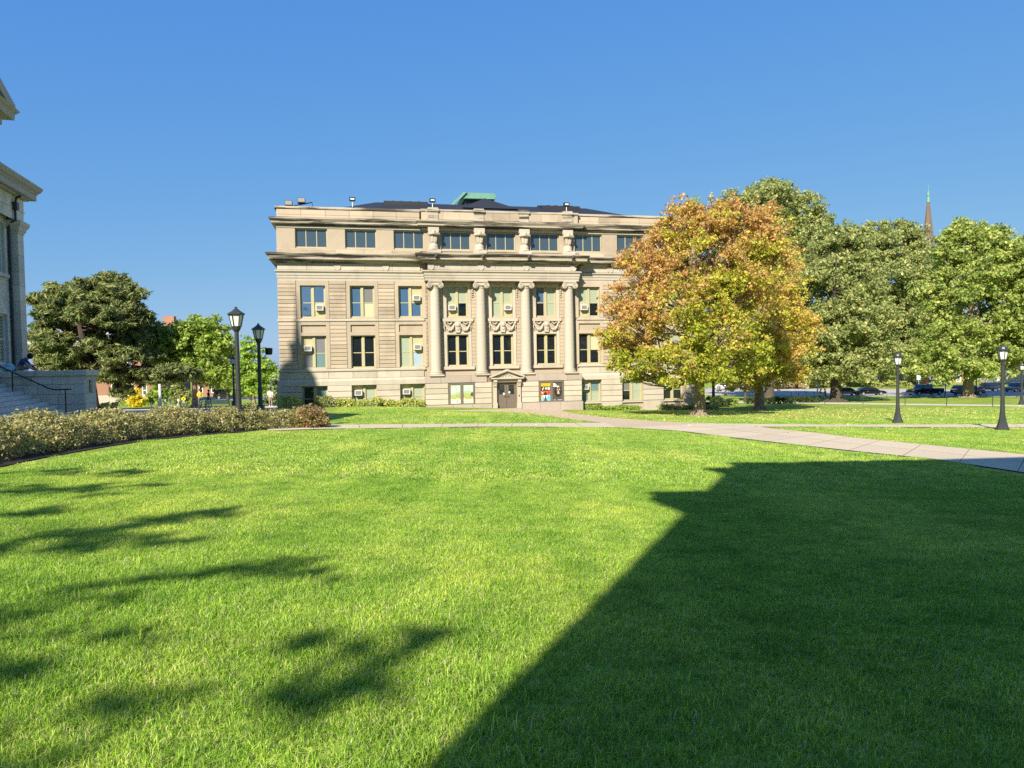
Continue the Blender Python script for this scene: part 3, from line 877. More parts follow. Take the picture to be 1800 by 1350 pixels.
    for a, b in ((-XE, -7.45), (7.45, XE)): MB().box(a, b, WY, WY + .08, 16.44, 16.62).build('lintel_band', MAT['pale'], hall)
    MB().box(-7.4, 7.4, .66, WY + .055, 16.44, 16.62).build('lintel_band', MAT['pale'], hall)
    MB().box(-7.42, 7.42, .60, 1.0, 17.3, 18.07).build('parapet_wall', MAT['stone'], hall)
    # medallions
    for x, y in [(v, -.07) for v in (-6.7, -2.13, 2.13, 6.7)] + [(v, WY - .04) for v in (-14.95, -10.7, 10.7, 14.95)]:
        d = MB(); d.lathe([(.001, .05), (.19, .05), (.21, .07), (.28, .07), (.30, .04), (.3, 0)], n=20)
        o = d.build('medallion', MAT['pale'], hall, True); o.location = (x, y, 13.0); o.rotation_euler = (R(90), 0, 0)
    # ---- columns: base, shaft, ionic capital
    sh = MB(); n = 28
    prof = []
    for k in range(21):
        t = k / 20; r = .485 - .075 * t ** 1.8
        z = 3.52 + t * 7.6
        prof += [(r, z)] if k in (0, 20) else [(r, z - .008), (r - .006, z), (r, z + .008)]
    sh.lathe(prof, n=n)
    bs = MB(); bs.box(-.68, .68, -.68, .68, 3.1, 3.24)
    bs.lathe([(.64, 3.24), (.67, 3.29), (.64, 3.35), (.55, 3.37), (.54, 3.42), (.58, 3.45), (.56, 3.5), (.49, 3.53)], n=n)
    cp = MB()
    cp.lathe([(.42, 11.1), (.46, 11.14), (.43, 11.18), (.44, 11.22), (.56, 11.34), (.5, 11.4)], n=n)
    cp.box(-.62, .62, -.55, .55, 11.66, 11.79)
    cp.box(-.60, .60, -.47, .5, 11.42, 11.66)
    for sx in (-1, 1):
        cp.tube([(sx * .50, -.56, 11.36), (sx * .50, -.4, 11.36), (sx * .46, 0, 11.38), (sx * .50, .4, 11.36), (sx * .50, .56, 11.36)], [.27, .26, .2, .26, .27], 18)
        pts = []
        for k in range(34):
            a = math.pi / 2 - sx * 0 + k * .42; rr = .25 * (1 - k / 38)
            pts.append((sx * (.50 + rr * math.cos(a)), -.585, 11.36 + rr * math.sin(a)))
        cp.tube(pts, .022, 5)
        cp.ball((sx * .5, -.58, 11.36), .055, 6)
    for k in range(5): cp.ball((-.24 + k * .12, -.5, 11.4), .075, 6)
    meshes = [('column_base', bs.mesh('column_base', MAT['pale'], True)), ('shaft', sh.mesh('shaft', MAT['column'], 25.)), ('capital', cp.mesh('capital', MAT['pale'], 35.))]
    for x in (-6.36, -2.13, 2.13, 6.36):
        c = bpy.data.objects.new('column', None); COL.objects.link(c); c.parent = hall; c.location = (x, .46, 0); c.empty_display_size = .3
        for nm, me in meshes: link(me, nm, c)
        # carved bracket on the attic above, parapet post
        k = MB(); y = .60
        k.box(-.62, .62, y - .45, y + .05, 14.22, 14.62)
        k.lathe([(.50, 14.62), (.50, 14.72), (.44, 14.78), (.44, 14.98), (.36, 15.12), (.27, 15.2)], (0, y, 0), 14)
        k.lathe([(.27, 15.2), (.29, 15.24), (.26, 15.28)], (0, y, 0), 14)
        k.prism([(-.23, 15.26), (.23, 15.26), (.36, 16.05), (-.36, 16.05)], 'y', y - .27, y + .05)
        for sx in (-.12, .12): k.box(sx - .06, sx + .06, y - .32, y - .26, 15.32, 15.98)
        k.box(-.46, .46, y - .34, y + .05, 16.05, 16.12)
        k.tube([(-.5, y - .26, 16.02), (0, y - .42, 16.1), (.5, y - .26, 16.02)], [.13, .2, .13], 10)
        k.ball((0, y - .42, 16.18), .2, 8); k.ball((-.36, y - .34, 16.16), .14, 7); k.ball((.36, y - .34, 16.16), .14, 7)
        k.box(-.5, .5, y - .24, y + .05, 16.28, 16.66)
        o = k.build('bracket', MAT['pale'], hall, 40.); o.location = (x, 0, 0)
        p = MB(); p.box(-.44, .44, .42, .78, 17.30, 18.10); p.box(-.54, .54, .32, 1.1, 18.10, 18.32); p.box(-.46, .46, .38, 1.05, 18.32, 18.44)
        o = p.build('parapet_post', MAT['dirty'], hall); o.location = (x, 0, 0)
        sp = MB()
        sp.tube([(-.16, -.88, 13.78), (0, -.98, 13.94), (.16, -.88, 13.78)], [.09, .16, .09], 8)
        o = sp.build('lion_spout', MAT['spout'], hall, True); o.location = (x + .1, 0, 0)
    # ---- windows
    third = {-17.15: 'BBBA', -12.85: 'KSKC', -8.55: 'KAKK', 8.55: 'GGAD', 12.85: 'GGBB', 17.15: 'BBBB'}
    main = {-17.15: 'ASST', -12.85: 'DDDD', -8.55: 'GAGW', 8.55: 'DCDD', 12.85: 'DDDD', 17.15: 'GGDD'}
    base = {-17.15: 'DTDT', -12.85: 'AGGG', -8.55: 'AGGG', 8.55: 'ATTG', 12.85: 'SGDG', 17.15: 'ADDD'}
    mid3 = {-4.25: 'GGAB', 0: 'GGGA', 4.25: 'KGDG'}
    for c in WING_C:
        make_window(hall, c, *WIN['third'], 2.16, WY + .06, third[c]); make_window(hall, c, *WIN['main'], 2.16, WY + .06, main[c])
        make_window(hall, c, *WIN['base'], 2.16, WY + .06, base[c])
    for c in MID_C:
        make_window(hall, c, *WIN['third'], 2.0, WY + .06, mid3[c]); make_window(hall, c, *WIN['main'], 2.0, WY + .06, 'DDDD')
    for c in WING_C + MID_C: make_window(hall, c, *WIN['attic'], 2.76, WY + .06, 'LLL', 'attic')
    # ---- double door under its pediment
    X = .12
    fr = MB()
    for sx in (-1, 1):
        a, b = sorted((X + sx * .92, X + sx * 1.36))
        fr.box(a, b, -.2, .06, -1.2, .5); fr.box(a + .05, b - .05, -.15, .06, .5, 2.06)
        fr.prism([(-.16, 2.0), (-.42, 2.42), (-.42, 2.62), (.05, 2.62), (.05, 2.0)], 'x', a + .06, b - .06)
        fr.tube([(X + sx * 1.14 - .16, -.38, 2.48), (X + sx * 1.14 + .16, -.38, 2.48)], .1, 10); fr.tube([(X + sx * 1.14 - .14, -.2, 2.08), (X + sx * 1.14 + .14, -.2, 2.08)], .08, 10)
    fr.box(X - .92, X + .92, -.14, .06, 2.42, 2.62)
    fr.box(X - 1.42, X + 1.42, -.30, .05, 2.62, 2.72); fr.box(X - 1.56, X + 1.56, -.46, .05, 2.72, 2.84)
    for sx in (-1, 1):
        fr.prism([(X + sx * 1.66, 2.84), (X + sx * 1.66, 3.0), (X, 3.62), (X, 3.46 - .02)], 'y', -.5, .05)
        fr.prism([(X + sx * 1.5, 2.84), (X + sx * 1.5, 2.9), (X, 3.45), (X, 3.35)], 'y', -.36, .05)
    fr.prism([(X - 1.3, 2.84), (X + 1.3, 2.84), (X, 3.36)], 'y', -.2, .04)
    for k in range(7): fr.ball((X - .42 + k * .14, -.22, 2.98 + .1 * (k % 2) + .08 * (3 - abs(k - 3)) / 3), .075, 6)
    fr.build('door_surround', MAT['pale'], hall, 35.)
    MB().box(X - 1.3, X + 1.3, -.34, .4, -1.0, -.015).build('threshold', MAT['granite'], hall)
    for sx in (-1, 1):
        a, b = sorted((X + sx * .012, X + sx * .9))
        d = MB(); d.box(a, b, .16, .21, .02, 2.40)
        c = (a + b) / 2
        o = d.build('door', MAT['door'], hall)
        MB().box(c - .26, c + .26, .148, .155, 1.28, 2.14).build('pane', MAT['glass'], o)
        gl = MB(); gl.box(c - .29, c + .29, .150, .159, 1.25, 1.28); gl.box(c - .29, c + .29, .150, .159, 2.14, 2.17); gl.box(c - .29, c - .26, .150, .159, 1.28, 2.14); gl.box(c + .26, c + .29, .150, .159, 1.28, 2.14)
        gl.build('trim', MAT['door'], o)
        hx = X + sx * .12
        h = MB(); h.tube([(hx, .155, 1.06), (hx, .09, 1.06), (hx + sx * .14, .09, 1.06)], .016, 6); h.box(hx - .03, hx + .03, .15, .158, .98, 1.14)
        h.build('handle', MAT['black'], o)
        nt = MB(); nt.box(X + sx * .27 - .07, X + sx * .27 + .07, .140, .147, 1.3 + sx * .06, 1.47 + sx * .06); nt.build('notice', MAT['white_cloth'], o)
    MB().box(X - .9, X + .9, .15, .22, 2.405, 2.42).build('door_head', MAT['door'], hall)
    nb = MB(); nb.box(X + 1.1, X + 1.18, -.18, -.15, 1.05, 1.2); nb.build('push_button', MAT['black'], hall)
    # ---- two poster cases
    W_ = ['poster_white', 'poster_sage', 'poster_olive', 'poster_pale', 'poster_dark', 'poster_yellow', 'poster_red', 'poster_blue', 'poster_brown', 'white', 'black']
    PM = [MAT[k] for k in W_]
    def case(x0, x1, left):
        z0, z1 = .42, 2.42
        f = MB(); t = .13
        f.box(x0, x0 + t, -.03, .10, z0, z1); f.box(x1 - t, x1, -.03, .10, z0, z1); f.box(x0 + t, x1 - t, -.03, .10, z0, z0 + t); f.box(x0 + t, x1 - t, -.03, .10, z1 - t, z1)
        xm = (x0 + x1) / 2; f.box(xm - .12, xm + .12, -.03, .10, z0 + t, z1 - t)
        fo = f.build('poster_case', MAT['door'], hall)
        rg = random.Random(3 if left else 9)
        for k, (a, b) in enumerate(((x0 + t, xm - .12), (xm + .12, x1 - t))):
            p = MB(); w = b - a; c0, c1 = z0 + t, z1 - t; H = c1 - c0
            lay = [0]
            def R_(u0, u1, v0, v1, m, l=1): p.box(a + u0 * w, a + u1 * w, .045 - .003 * l, .06, c0 + v0 * H, c0 + v1 * H, m)
            def poly(pts, m, l=2): p.prism([(a + u * w, c0 + v * H) for u, v in pts], 'y', .045 - .003 * l, .06, m)
            if left:
                R_(0, 1, 0, 1, 0, 0)
                if k == 0:
                    poly([(0, .3), (1, .3), (1, .62), (.7, .60), (.3, .52), (0, .46)], 1, 1); poly([(0, .18), (1, .18), (1, .55), (.6, .47), (.3, .45), (0, .36)], 2, 2)
                    R_(.02, .42, .955, .99, 5)
                else:
                    poly([(0, .3), (1, .3), (1, .64), (.5, .66), (0, .62)], 1, 1); poly([(0, .18), (1, .18), (1, .52), (.5, .54), (0, .56)], 2, 2)
                    poly([(.72, .4), (1, .36), (1, .56), (.86, .58), (.74, .5)], 4, 3)
                poly([(0, 0), (1, 0), (1, .24), (.5, .2), (0, .27)], 3, 3)
                for q in range(24):
                    u, v = rg.random() * .9, .66 + rg.random() * .24
                    if k and q > 9: v = .3 + rg.random() * .2
                    s = .016 + .02 * rg.random(); poly([(u, v), (u + s * 1.6, v + s * .5), (u + .01, v + s * .75)], 4, 4)
                for q in range(16):
                    u, v = rg.random() * .92, .2 + rg.random() * .24
                    s = .03 + .05 * rg.random(); poly([(u, v), (u + s, v + s * .2), (u + s * .6, v + s * .55)], rg.choice([1, 3, 5, 8]), 5)
                if k == 0:
                    R_(.52, .92, .02, .24, 9, 6); 
                    for q in range(4): R_(.6 + .03 * (q % 2), .84, .05 + q * .042, .07 + q * .042, 4, 7)
                else:
                    for q in range(6): poly([(.05 + .13 * q, .06), (.12 + .13 * q, .05), (.1 + .13 * q, .13)], rg.choice([8, 4, 1]), 6)
            elif k == 0:
                R_(0, 1, 0, 1, 4, 0); R_(.0, 1, .79, 1, 5)
                for q, (u0, u1, v) in enumerate(((.06, .94, .955), (.06, .5, .85), (.55, .8, .85))): R_(u0, u1, v, v + .018, 8, 2)
                R_(0, 1, .56, .76, 10)
                poly([(.12, .72), (.2, .58), (.26, .6), (.36, .74), (.28, .74), (.22, .65)], 9, 2); R_(.45, .68, .62, .73, 0, 2); R_(.74, .95, .6, .74, 9, 2)
                R_(0, 1, .33, .55, 6); poly([(.3, .33), (.7, .33), (.62, .44), (.5, .48), (.38, .43)], 10, 2); poly([(.05, .5), (.3, .45), (.2, .38)], 3, 2); poly([(.7, .5), (.95, .47), (.82, .4)], 8, 2)
                R_(0, 1, 0, .32, 7); poly([(0, .05), (.12, .3), (.28, .3), (.1, 0)], 5, 2); poly([(.3, .0), (.7, 0), (.6, .12), (.5, .3), (.4, .12)], 4, 2); poly([(.25, .3), (.4, .14), (.45, .3)], 9, 3); poly([(.75, .3), (.6, .14), (.55, .3)], 9, 3)
            else:
                R_(0, 1, 0, 1, 4, 0)
                for (u0, u1, v) in ((.04, .3, .9), (.04, .42, .83), (.04, .5, .76)): R_(u0, u1, v, v + .045, 9, 1)
                poly([(.18, .5), (.25, .35), (.4, .22), (.65, .2), (.85, .3), (.95, .5), (.85, .72), (.7, .78), (.4, .76), (.25, .66)], 10, 1)
                poly([(.34, .62), (.4, .38), (.5, .3), (.68, .3), (.78, .4), (.82, .62), (.7, .72), (.44, .72)], 8, 2)
                for u in (.44, .66): poly([(u, .58), (u + .09, .58), (u + .1, .62), (u + .04, .64)], 9, 3)
                poly([(.55, .55), (.61, .55), (.64, .46), (.52, .46)], 3, 3); R_(.48, .7, .39, .43, 9, 3); poly([(.45, .72), (.7, .72), (.66, .8), (.5, .8)], 3, 3)
                R_(.08, .3, .03, .05, 9, 2); R_(.5, .95, .03, .05, 9, 2)
            p.build('poster', PM, fo)
    case(-5.3, -2.92, True); case(3.23, 5.61, False)
    # ---- roof: low dark hips behind the parapet
    rf = MB()
    z0, z1, q = 17.7, 20.8, 7.7
    x0, x1, y0, y1 = -18.9, 18.9, 2.0, 31.0
    a = [(x0, y0, z0), (x1, y0, z0), (x1, y1, z0), (x0, y1, z0)]; t = [(x0 + q, y0 + q, z1), (x1 - q, y0 + q, z1), (x1 - q, y1 - q, z1), (x0 + q, y1 - q, z1)]
    for i in range(4): rf.quad([a[i], a[(i + 1) % 4], t[(i + 1) % 4], t[i]])
    rf.quad(t); rf.quad([(-20, .9, 17.6), (20, .9, 17.6), (20, 32, 17.6), (-20, 32, 17.6)])
    roof = rf.build('roof', MAT['roof'], hall, 'keep')
    for s0, s1 in ((-10.4, -6.0), (6.0, 10.2)):
        b = MB(); b.prism([(8.6, 20.35), (8.6, 20.75), (10.6, 21.15), (11.2, 20.7)], 'x', s0, s1)
        for k in range(1, 5):
            x = s0 + (s1 - s0) * k / 5; b.prism([(8.6, 20.75), (8.6, 20.8), (10.6, 21.19), (10.6, 21.15)], 'x', x - .04, x + .04)
        b.build('skylight', MAT['roof'], roof)
    dm = MB(); 
    dm.quad([(-2.6, 7.5, 20.05), (.2, 10.5, 21.75), (3.2, 7.5, 20.05)]); dm.quad([(-2.6, 7.5, 20.05), (.2, 10.5, 21.75), (.2, 14, 20.8), (-2.6, 14, 20.8)]); dm.quad([(3.2, 7.5, 20.05), (.2, 10.5, 21.75), (.2, 14, 20.8), (3.2, 14, 20.8)])
    dm.build('dormer', MAT['roof'], roof)
    mo = MB(); mo.box(-1.5, 1.1, 12.4, 19, 20.7, 21.9, 1)
    mo.prism([(-3.1, 21.55), (-1.65, 22.0), (1.6, 22.0), (1.75, 22.3), (1.6, 22.62), (-1.75, 22.62), (-1.95, 22.35)], 'y', 11.9, 12.0, 0)
    mo.prism([(-1.7, 21.95), (1.6, 21.95), (1.8, 22.3), (1.6, 22.62), (-1.7, 22.62), (-1.95, 22.3)], 'y', 12.0, 19.5, 0)
    mo.prism([(-3.3, 21.2), (-2.9, 21.2), (-1.5, 22.62), (-1.85, 22.62)], 'y', 11.7, 12.3, 0)
    mo.build('roof_monitor', [MAT['copper'], MAT['black']], roof)

MAT['column'] = mat('column_stone', (0.4072, 0.3605, 0.2931), .85, .08, .6, .05, .2, 30, fine=.05)
MAT['spout'] = mat('blackened_stone', (.07, .065, .055), .9, .3, 6)
STONES = mat('limestone_block', (0.3942, 0.324, 0.2327), .85, .08, 1.2, .17, .25, 30, fine=.08, stain=SOFT)
STONEP = mat('pale_block', (0.4159, 0.3697, 0.2881), .85, .08, 1.2, .10, .2, 30, fine=.05, stain=SOFT)
STONEG = mat('granite_block', (0.3379, 0.2875, 0.2394), .8, .08, 2, .06, .3, 60, fine=.14, stain=SOFT)
build_hall()

# floodlights on the roof edge
def small_flood(px, lab):
    loc = HALL_AT + Matrix.Rotation(GRID, 3, 'Z') @ Vector((px, .75, 18.44 if abs(px) < 7 else 18.34))
    t = thing('floodlight', lab, 'floodlight', loc, GRID, 'small floodlights on the hall parapet')
    MB().tube([(0, 0, 0), (0, 0, .52)], .035, 8).build('pole', MAT['white'], t)
    h = MB(); h.box(-.27, .27, -.14, .12, .53, .86); h.build('lamp_head', MAT['black'], t)
    MB().box(-.17, .17, -.152, -.142, .63, .76).build('lens', MAT['frost'], t)
small_flood(-13.5, 'small floodlight on a white pole above the second attic window from the left')
small_flood(-6.36, 'small floodlight on the parapet post over the leftmost column')
small_flood(6.36, 'small floodlight on the parapet post over the rightmost column')
def big_flood():
    loc = HALL_AT + Matrix.Rotation(GRID, 3, 'Z') @ Vector((-19.9, 1.2, 18.34))
    t = thing('floodlight_bracket', 'pair of grey box floodlights on an iron bracket at the left roof corner', 'floodlight', loc, GRID)
    MB().tube([(1.0, .3, .05), (2.9, .3, .48), (2.9, .3, 0)], .05, 6).build('arm', MAT['black'], t)
    for x, z in ((.9, .0), (2.0, .27)):
        h = MB(); h.prism([(-.28, .06), (.2, 0), (.25, .4), (-.2, .5)], 'x', x - .32, x + .32); h.box(x - .36, x + .36, -.02, .03, .0, .06)
        for v in h.v[:]: pass
        h.v = [(a, b, c + z) for a, b, c in h.v]
        h.build('lamp_head', MAT['black'], t)
        f = MB(); f.quad([(x - .28, -.285, .1 + z), (x + .28, -.285, .1 + z), (x + .28, -.205, .47 + z), (x - .28, -.205, .47 + z)]); f.build('lens', MAT['grille'], t)
big_flood()

# ------------------------------------------------------------------ the old grey stone building at the left edge
OCR = R(15.6)
OC_AT = Vector((-25.17, 37.0, 1.55))            # far corner of its long wall, at the level of the terrace top
CHEEK = -6.5
def build_grey():
    t = thing('grey_stone_building', 'old grey stone building with pilasters, deep eaves, portico and domed cupola', 'building', OC_AT, OCR)
    # local: +x away from the wall (to the right), +y along the wall (away from the camera); z = 0 terrace level
    L0 = -26.
    wins = [(-2.3, -1.18, 4.85, 7.38), (-2.3, -1.18, .35, 2.83)] + [(-7.2, -6.0, 4.85, 7.38), (-7.2, -6.0, .35, 2.83)]
    w = MB()
    # wall plane x = -.45 facing +x: built as a grid in (y, z)
    ys = sorted({L0, 0., *[v for q in wins for v in q[:2]]}); zs = sorted({-4., 9.0, *[v for q in wins for v in q[2:]]})
    for i in range(len(ys) - 1):
        for j in range(len(zs) - 1):
            cy, cz = (ys[i] + ys[i + 1]) / 2, (zs[j] + zs[j + 1]) / 2
            if any(q[0] < cy < q[1] and q[2] < cz < q[3] for q in wins): continue
            w.quad([(-.45, ys[i], zs[j]), (-.45, ys[i + 1], zs[j]), (-.45, ys[i + 1], zs[j + 1]), (-.45, ys[i], zs[j + 1])])
    for a, b, c, d in wins:
        e = -.75
        w.quad([(-.45, a, c), (-.45, a, d), (e, a, d), (e, a, c)]); w.quad([(-.45, b, c), (-.45, b, d), (e, b, d), (e, b, c)])
        w.quad([(-.45, a, c), (-.45, b, c), (e, b, c), (e, a, c)]); w.quad([(-.45, a, d), (-.45, b, d), (e, b, d), (e, a, d)])
    w.quad([(-.45, 0, -4), (-22, 0, -4), (-22, 0, 9), (-.45, 0, 9)]); w.quad([(-22, L0, -4), (-22, 0, -4), (-22, 0, 9), (-22, L0, 9)]); w.quad([(-.45, L0, -4), (-22, L0, -4), (-22, L0, 9), (-.45, L0, 9)])
    w.build('wall', MAT['grey_stone'], t, 'keep')
    # coursed blocks of the wall strip beside the pilaster
    def blk(x0, x1, y0, y1, z0, z1):
        return MB().box(x0, x1, y0, y1, z0, z1).build('stone', STONEO, t)
    rg = random.Random(4)
    for (y0, y1) in ((-1.16, -.72), (-3.2, -2.34)):
        z = -.1
        while z < 7.4:
            h = .52
            blk(-.47, -.43, y0, y1, z + .006, z + h - .006); z += h
    for z0, z1 in ((2.86, 3.6), (3.61, 4.3), (4.31, 4.82)): blk(-.47, -.43, -2.32, -1.17, z0, z1)
    # window frames
    for a, b, c, d in wins:
        f = MB()
        for (p, q, r_, s) in ((a, a + .09, c, d), (b - .09, b, c, d), (a + .09, b - .09, c, c + .1), (a + .09, b - .09, d - .09, d), (a + .09, b - .09, (c + d) / 2 - .03, (c + d) / 2 + .03)):
            f.box(-.66, -.58, p, q, r_, s)
        f.box(-.64, -.6, (a + b) / 2 - .015, (a + b) / 2 + .015, c + .1, d - .09)
        o = f.build('window', MAT['white'], t)
        p = MB()
        for k in range(14):
            z = c + .12 + (d - c - .22) * k / 14; p.box(-.685, -.67, a + .09, b - .09, z, z + (d - c - .22) / 14 * .72)
        p.build('slatted_blind', MAT['cream'], o)
        MB().box(-.67, -.665, a + .09, b - .09, c + .1, d - .09).build('pane', MAT['glass'], o) if False else None
        MB().box(-.40, -.3, a - .12, b + .12, c - .16, c).build('sill', MAT['grey_stone'], o)
    # corner pilaster: a stack of squared blocks with a moulded cap
    def pil(y0, y1):
        z = -4. if y1 < -5 else -.02
        k = 0
        while z < 6.98:
            h = (.62, .78, .70, .86)[k % 4]; h = min(h, 7.0 - z)
            blk(-.5, 0, y0, y1, z + .005, z + h - .005); z += h; k += 1
        MB().box(-.52, -.02, y0 + .02, y1 - .02, -4, 7).build('pilaster', MAT['joint'], t)
        c = MB(); c.sweep([(-.1, 6.98), (.03, 7.0), (.04, 7.1), (.10, 7.16), (.12, 7.28), (.22, 7.44), (.24, 7.62), (.0, 7.66)], [(-.5, y0), (0, y0), (0, y1), (-.5, y1)]); c.box(-.5, .01, y0, y1, 6.98, 7.64)
        c.build('pilaster_cap', MAT['grey_stone'], t, 'keep')
    pil(-.72, .02); pil(-5.2, -4.4)
    # entablature and eaves along the wall and round the corner
    ev = MB()
    path = [(-.45, L0), (-.45, 0.02), (-22, 0.02)]
    ev.sweep([(.36, 7.66), (.38, 8.2), (.42, 8.22), (.42, 8.26), (.38, 8.28), (.38, 8.86)], path)
    ev.build('entablature', MAT['grey_stone'], t, 'keep')
    ev = MB(); ev.sweep([(.36, 8.84), (.55, 8.86), (.60, 8.92), (.84, 8.95), (.84, 9.26), (.88, 9.27), (.90, 9.33), (1.0, 9.42), (1.08, 9.58), (1.09, 9.66), (.2, 9.9), (-4, 11.4)], path)
    ev.build('eaves_cornice', MAT['wood_trim'], t, 'keep')
    rf = MB(); rf.quad([(-.2, L0, 9.9), (-.2, -.2, 9.9), (-11.5, -.2, 13.6), (-11.5, L0, 13.6)]); rf.quad([(-22, L0, 9.9), (-22, -.2, 9.9), (-11.5, -.2, 13.6), (-11.5, L0, 13.6)]); rf.quad([(-.2, -.2, 9.0), (-22, -.2, 9.0), (-22, -.2, 9.9), (-11.5, -.2, 13.6), (-.2, -.2, 9.9)])
    rf.build('roof', MAT['roof_grey'], t, 'keep')
    # drainpipe with hopper
    dp = MB(); dp.tube([(.30, -1.0, 8.84), (.1, -1.0, 8.72), (.02, -.98, 8.4), (.02, -.98, 7.62), (-.30, -.86, 7.44), (-.34, -.84, 7.2), (-.34, -.84, -.1)], .062, 8)
    dp.prism([(-.12, -1.14), (.16, -1.14), (.16, -.84), (-.12, -.84)], 'z', 8.12, 8.5)
    dp.build('drainpipe', MAT['lamppost'], t)
    # portico: entablature, pediment, columns, landing
    y1, y0, xo = -10.9, -21.6, 3.05
    po = MB(); po.box(-.45, xo - .05, y0 + .05, y1 - .05, 9.05, 9.5)
    po.build('portico_beam', MAT['wood_trim'], t)
    pc = MB(); pc.sweep([(-.3, 9.42), (.05, 9.42), (.05, 9.62), (.1, 9.64), (.36, 9.70), (.38, 9.92), (.46, 10.0), (.52, 10.08), (-.5, 10.1)], [(-.45, y0), (xo, y0), (xo, y1), (-.45, y1)][::1])
    pc.build('portico_cornice', MAT['wood_trim'], t, 'keep')
    ym = (y0 + y1) / 2; half = (y1 - y0) / 2 + .55; rise = 2.3
    pd = MB(); pd.prism([(ym - half + .5, 10.08), (ym + half - .5, 10.08), (ym, 10.08 + rise - .3)], 'x', -4, xo - .1); pd.build('tympanum', MAT['wood_trim'], t)
    rk = MB()
    for s in (-1, 1):
        rk.prism([(ym + s * (half - .45), 10.09), (ym + s * half, 10.12), (ym + s * (half + .03), 10.34), (ym, 10.5 + rise), (ym, 10.05 + rise)], 'x', -6, xo + .34)
        rk.prism([(ym + s * (half - .5), 10.09), (ym + s * (half - .22), 10.09), (ym, 10.05 + rise), (ym, 9.8 + rise)], 'x', -5.9, xo + .12)
    rk.build('raking_cornice', MAT['wood_trim'], t)
    for k in range(4):
        y = y0 + .9 + (y1 - y0 - 1.8) * k / 3
        c = MB(); c.lathe([(.62, -2.4), (.62, 0), (.55, .05), (.55, .25), (.5, .3)] + [(.5 - .09 * q / 8, .3 + 8.3 * q / 8) for q in range(9)] + [(.55, 8.7), (.58, 9.05)], (xo - .75, y, 0), 24)
        c.build('portico_column', MAT['grey_stone'], t, True)
    # cupola on the ridge
    cu = bpy.data.objects.new('cupola', None); COL.objects.link(cu); cu.parent = t; cu.location = (-12.6, -9.8, -3.6)
    b = MB(); b.box(-4.3, 4.3, -4.3, 4.3, 11, 21.5); b.sweep([(-.2, 21.4), (.1, 21.5), (.5, 21.8), (.5, 22.1), (-4, 22.2)], [(-4.3, -4.3), (4.3, -4.3), (4.3, 4.3), (-4.3, 4.3), (-4.3, -4.3)][::-1]); b.build('cupola_base', MAT['wood_trim'], cu)
    d = MB(); d.lathe([(1.7, 21.5), (1.7, 29.1), (2.1, 29.4), (2.1, 29.8), (1.7, 29.85), (1.7, 30.5)], n=24)
    for k in range(12):
        a = k * math.pi / 6; d.tube([(1.9 * math.cos(a), 1.9 * math.sin(a), 22.1), (1.9 * math.cos(a), 1.9 * math.sin(a), 29.3)], .25, 8)
    d.build('drum', MAT['white'], cu, 35.)
    d = MB(); d.lathe([(1.65 * math.cos(q * math.pi / 20), 30.5 + 2.6 * math.sin(q * math.pi / 20)) for q in range(10)] + [(.55, 33.1), (.55, 34.3), (.7, 34.4), (.3, 34.9), (.12, 37.1), (.03, 39.5)], n=24); d.build('dome', MAT['copper'], cu, 35.)
    return t
STONEO = mat('grey_block', (.62, .575, .49), .85, .12, 1.3, .13, .35, 22, fine=.08, stain=dict(scale=(.9, .9, .5), range=(.52, .72), col=(.2, .175, .13), amt=.5))
GREY = build_grey()
GM = Matrix.Translation(OC_AT) @ Matrix.Rotation(OCR, 4, 'Z')

def build_cheek():
    t = thing('terrace_wall', 'grey ashlar wall with thick coping slabs and bronze plaque beside the steps', 'wall', GM @ Vector((0, CHEEK, 0)), OCR)
    # local x outward along the wall's face, y = 0 its near face, thickness to +y
    X1, TH = 4.36, 1.75
    MB().box(-.4, X1 - .03, .03, TH - .03, -4, -.2).build('core', MAT['joint'], t)
    rows = [(-.62, -.24, [(-.4, .7), (.7, 1.95), (1.95, 2.3), (2.3, 3.08), (3.08, X1)]),
            (-1.06, -.62, [(-.4, .2), (.2, 1.1), (1.1, 2.5), (2.5, 3.4), (3.4, X1)]),
            (-1.52, -1.06, [(-.4, .9), (.9, 2.1), (2.1, 3.3), (3.3, X1)]),
            (-1.98, -1.52, [(-.4, 1.4), (1.4, 3.3), (3.3, X1)]),
            (-2.44, -1.98, [(-.4, 1.1), (1.1, 2.3), (2.3, 3.55), (3.55, X1)]), (-3.2, -2.44, [(-.4, 1.6), (1.6, 3.1), (3.1, X1)])]
    for z0, z1, cs in rows:
        for a, b in cs:
            j = .006 * RNG.random()
            MB().bev(a + .006, b - .006, -j, .1, z0 + .006, z1 - .006, .012).build('stone', STONEO, t)
    for z0, z1 in ((-1.06, -.24), (-1.52, -1.06), (-1.98, -1.52), (-3.2, -1.98)):
        MB().box(X1 - .12, X1 + .004, .104, TH, z0 + .006, z1 - .006).build('stone', STONEO, t)
    for a, b, dz in ((-.4, .62, 0), (.625, 1.62, -.012), (1.625, 2.43, .006), (2.435, X1 + .12, 0)):
        c = MB(); c.bev(a, b, -.10, TH + .1, -.24 + dz, .0 + dz, .02); c.build('coping_slab', STONEO, t)
    p = MB(); p.box(X1 + .0, X1 + .035, .68, 1.08, -1.02, -.46); p.build('plaque', MAT['bronze'], t)
    l = MB()
    for k in range(7): l.box(X1 + .036, X1 + .041, .74 + .03 * (k % 3), 1.02 - .02 * (k % 2), -.96 + k * .066, -.935 + k * .066)
    l.build('plaque_text', MAT['cream'], t)
build_cheek()

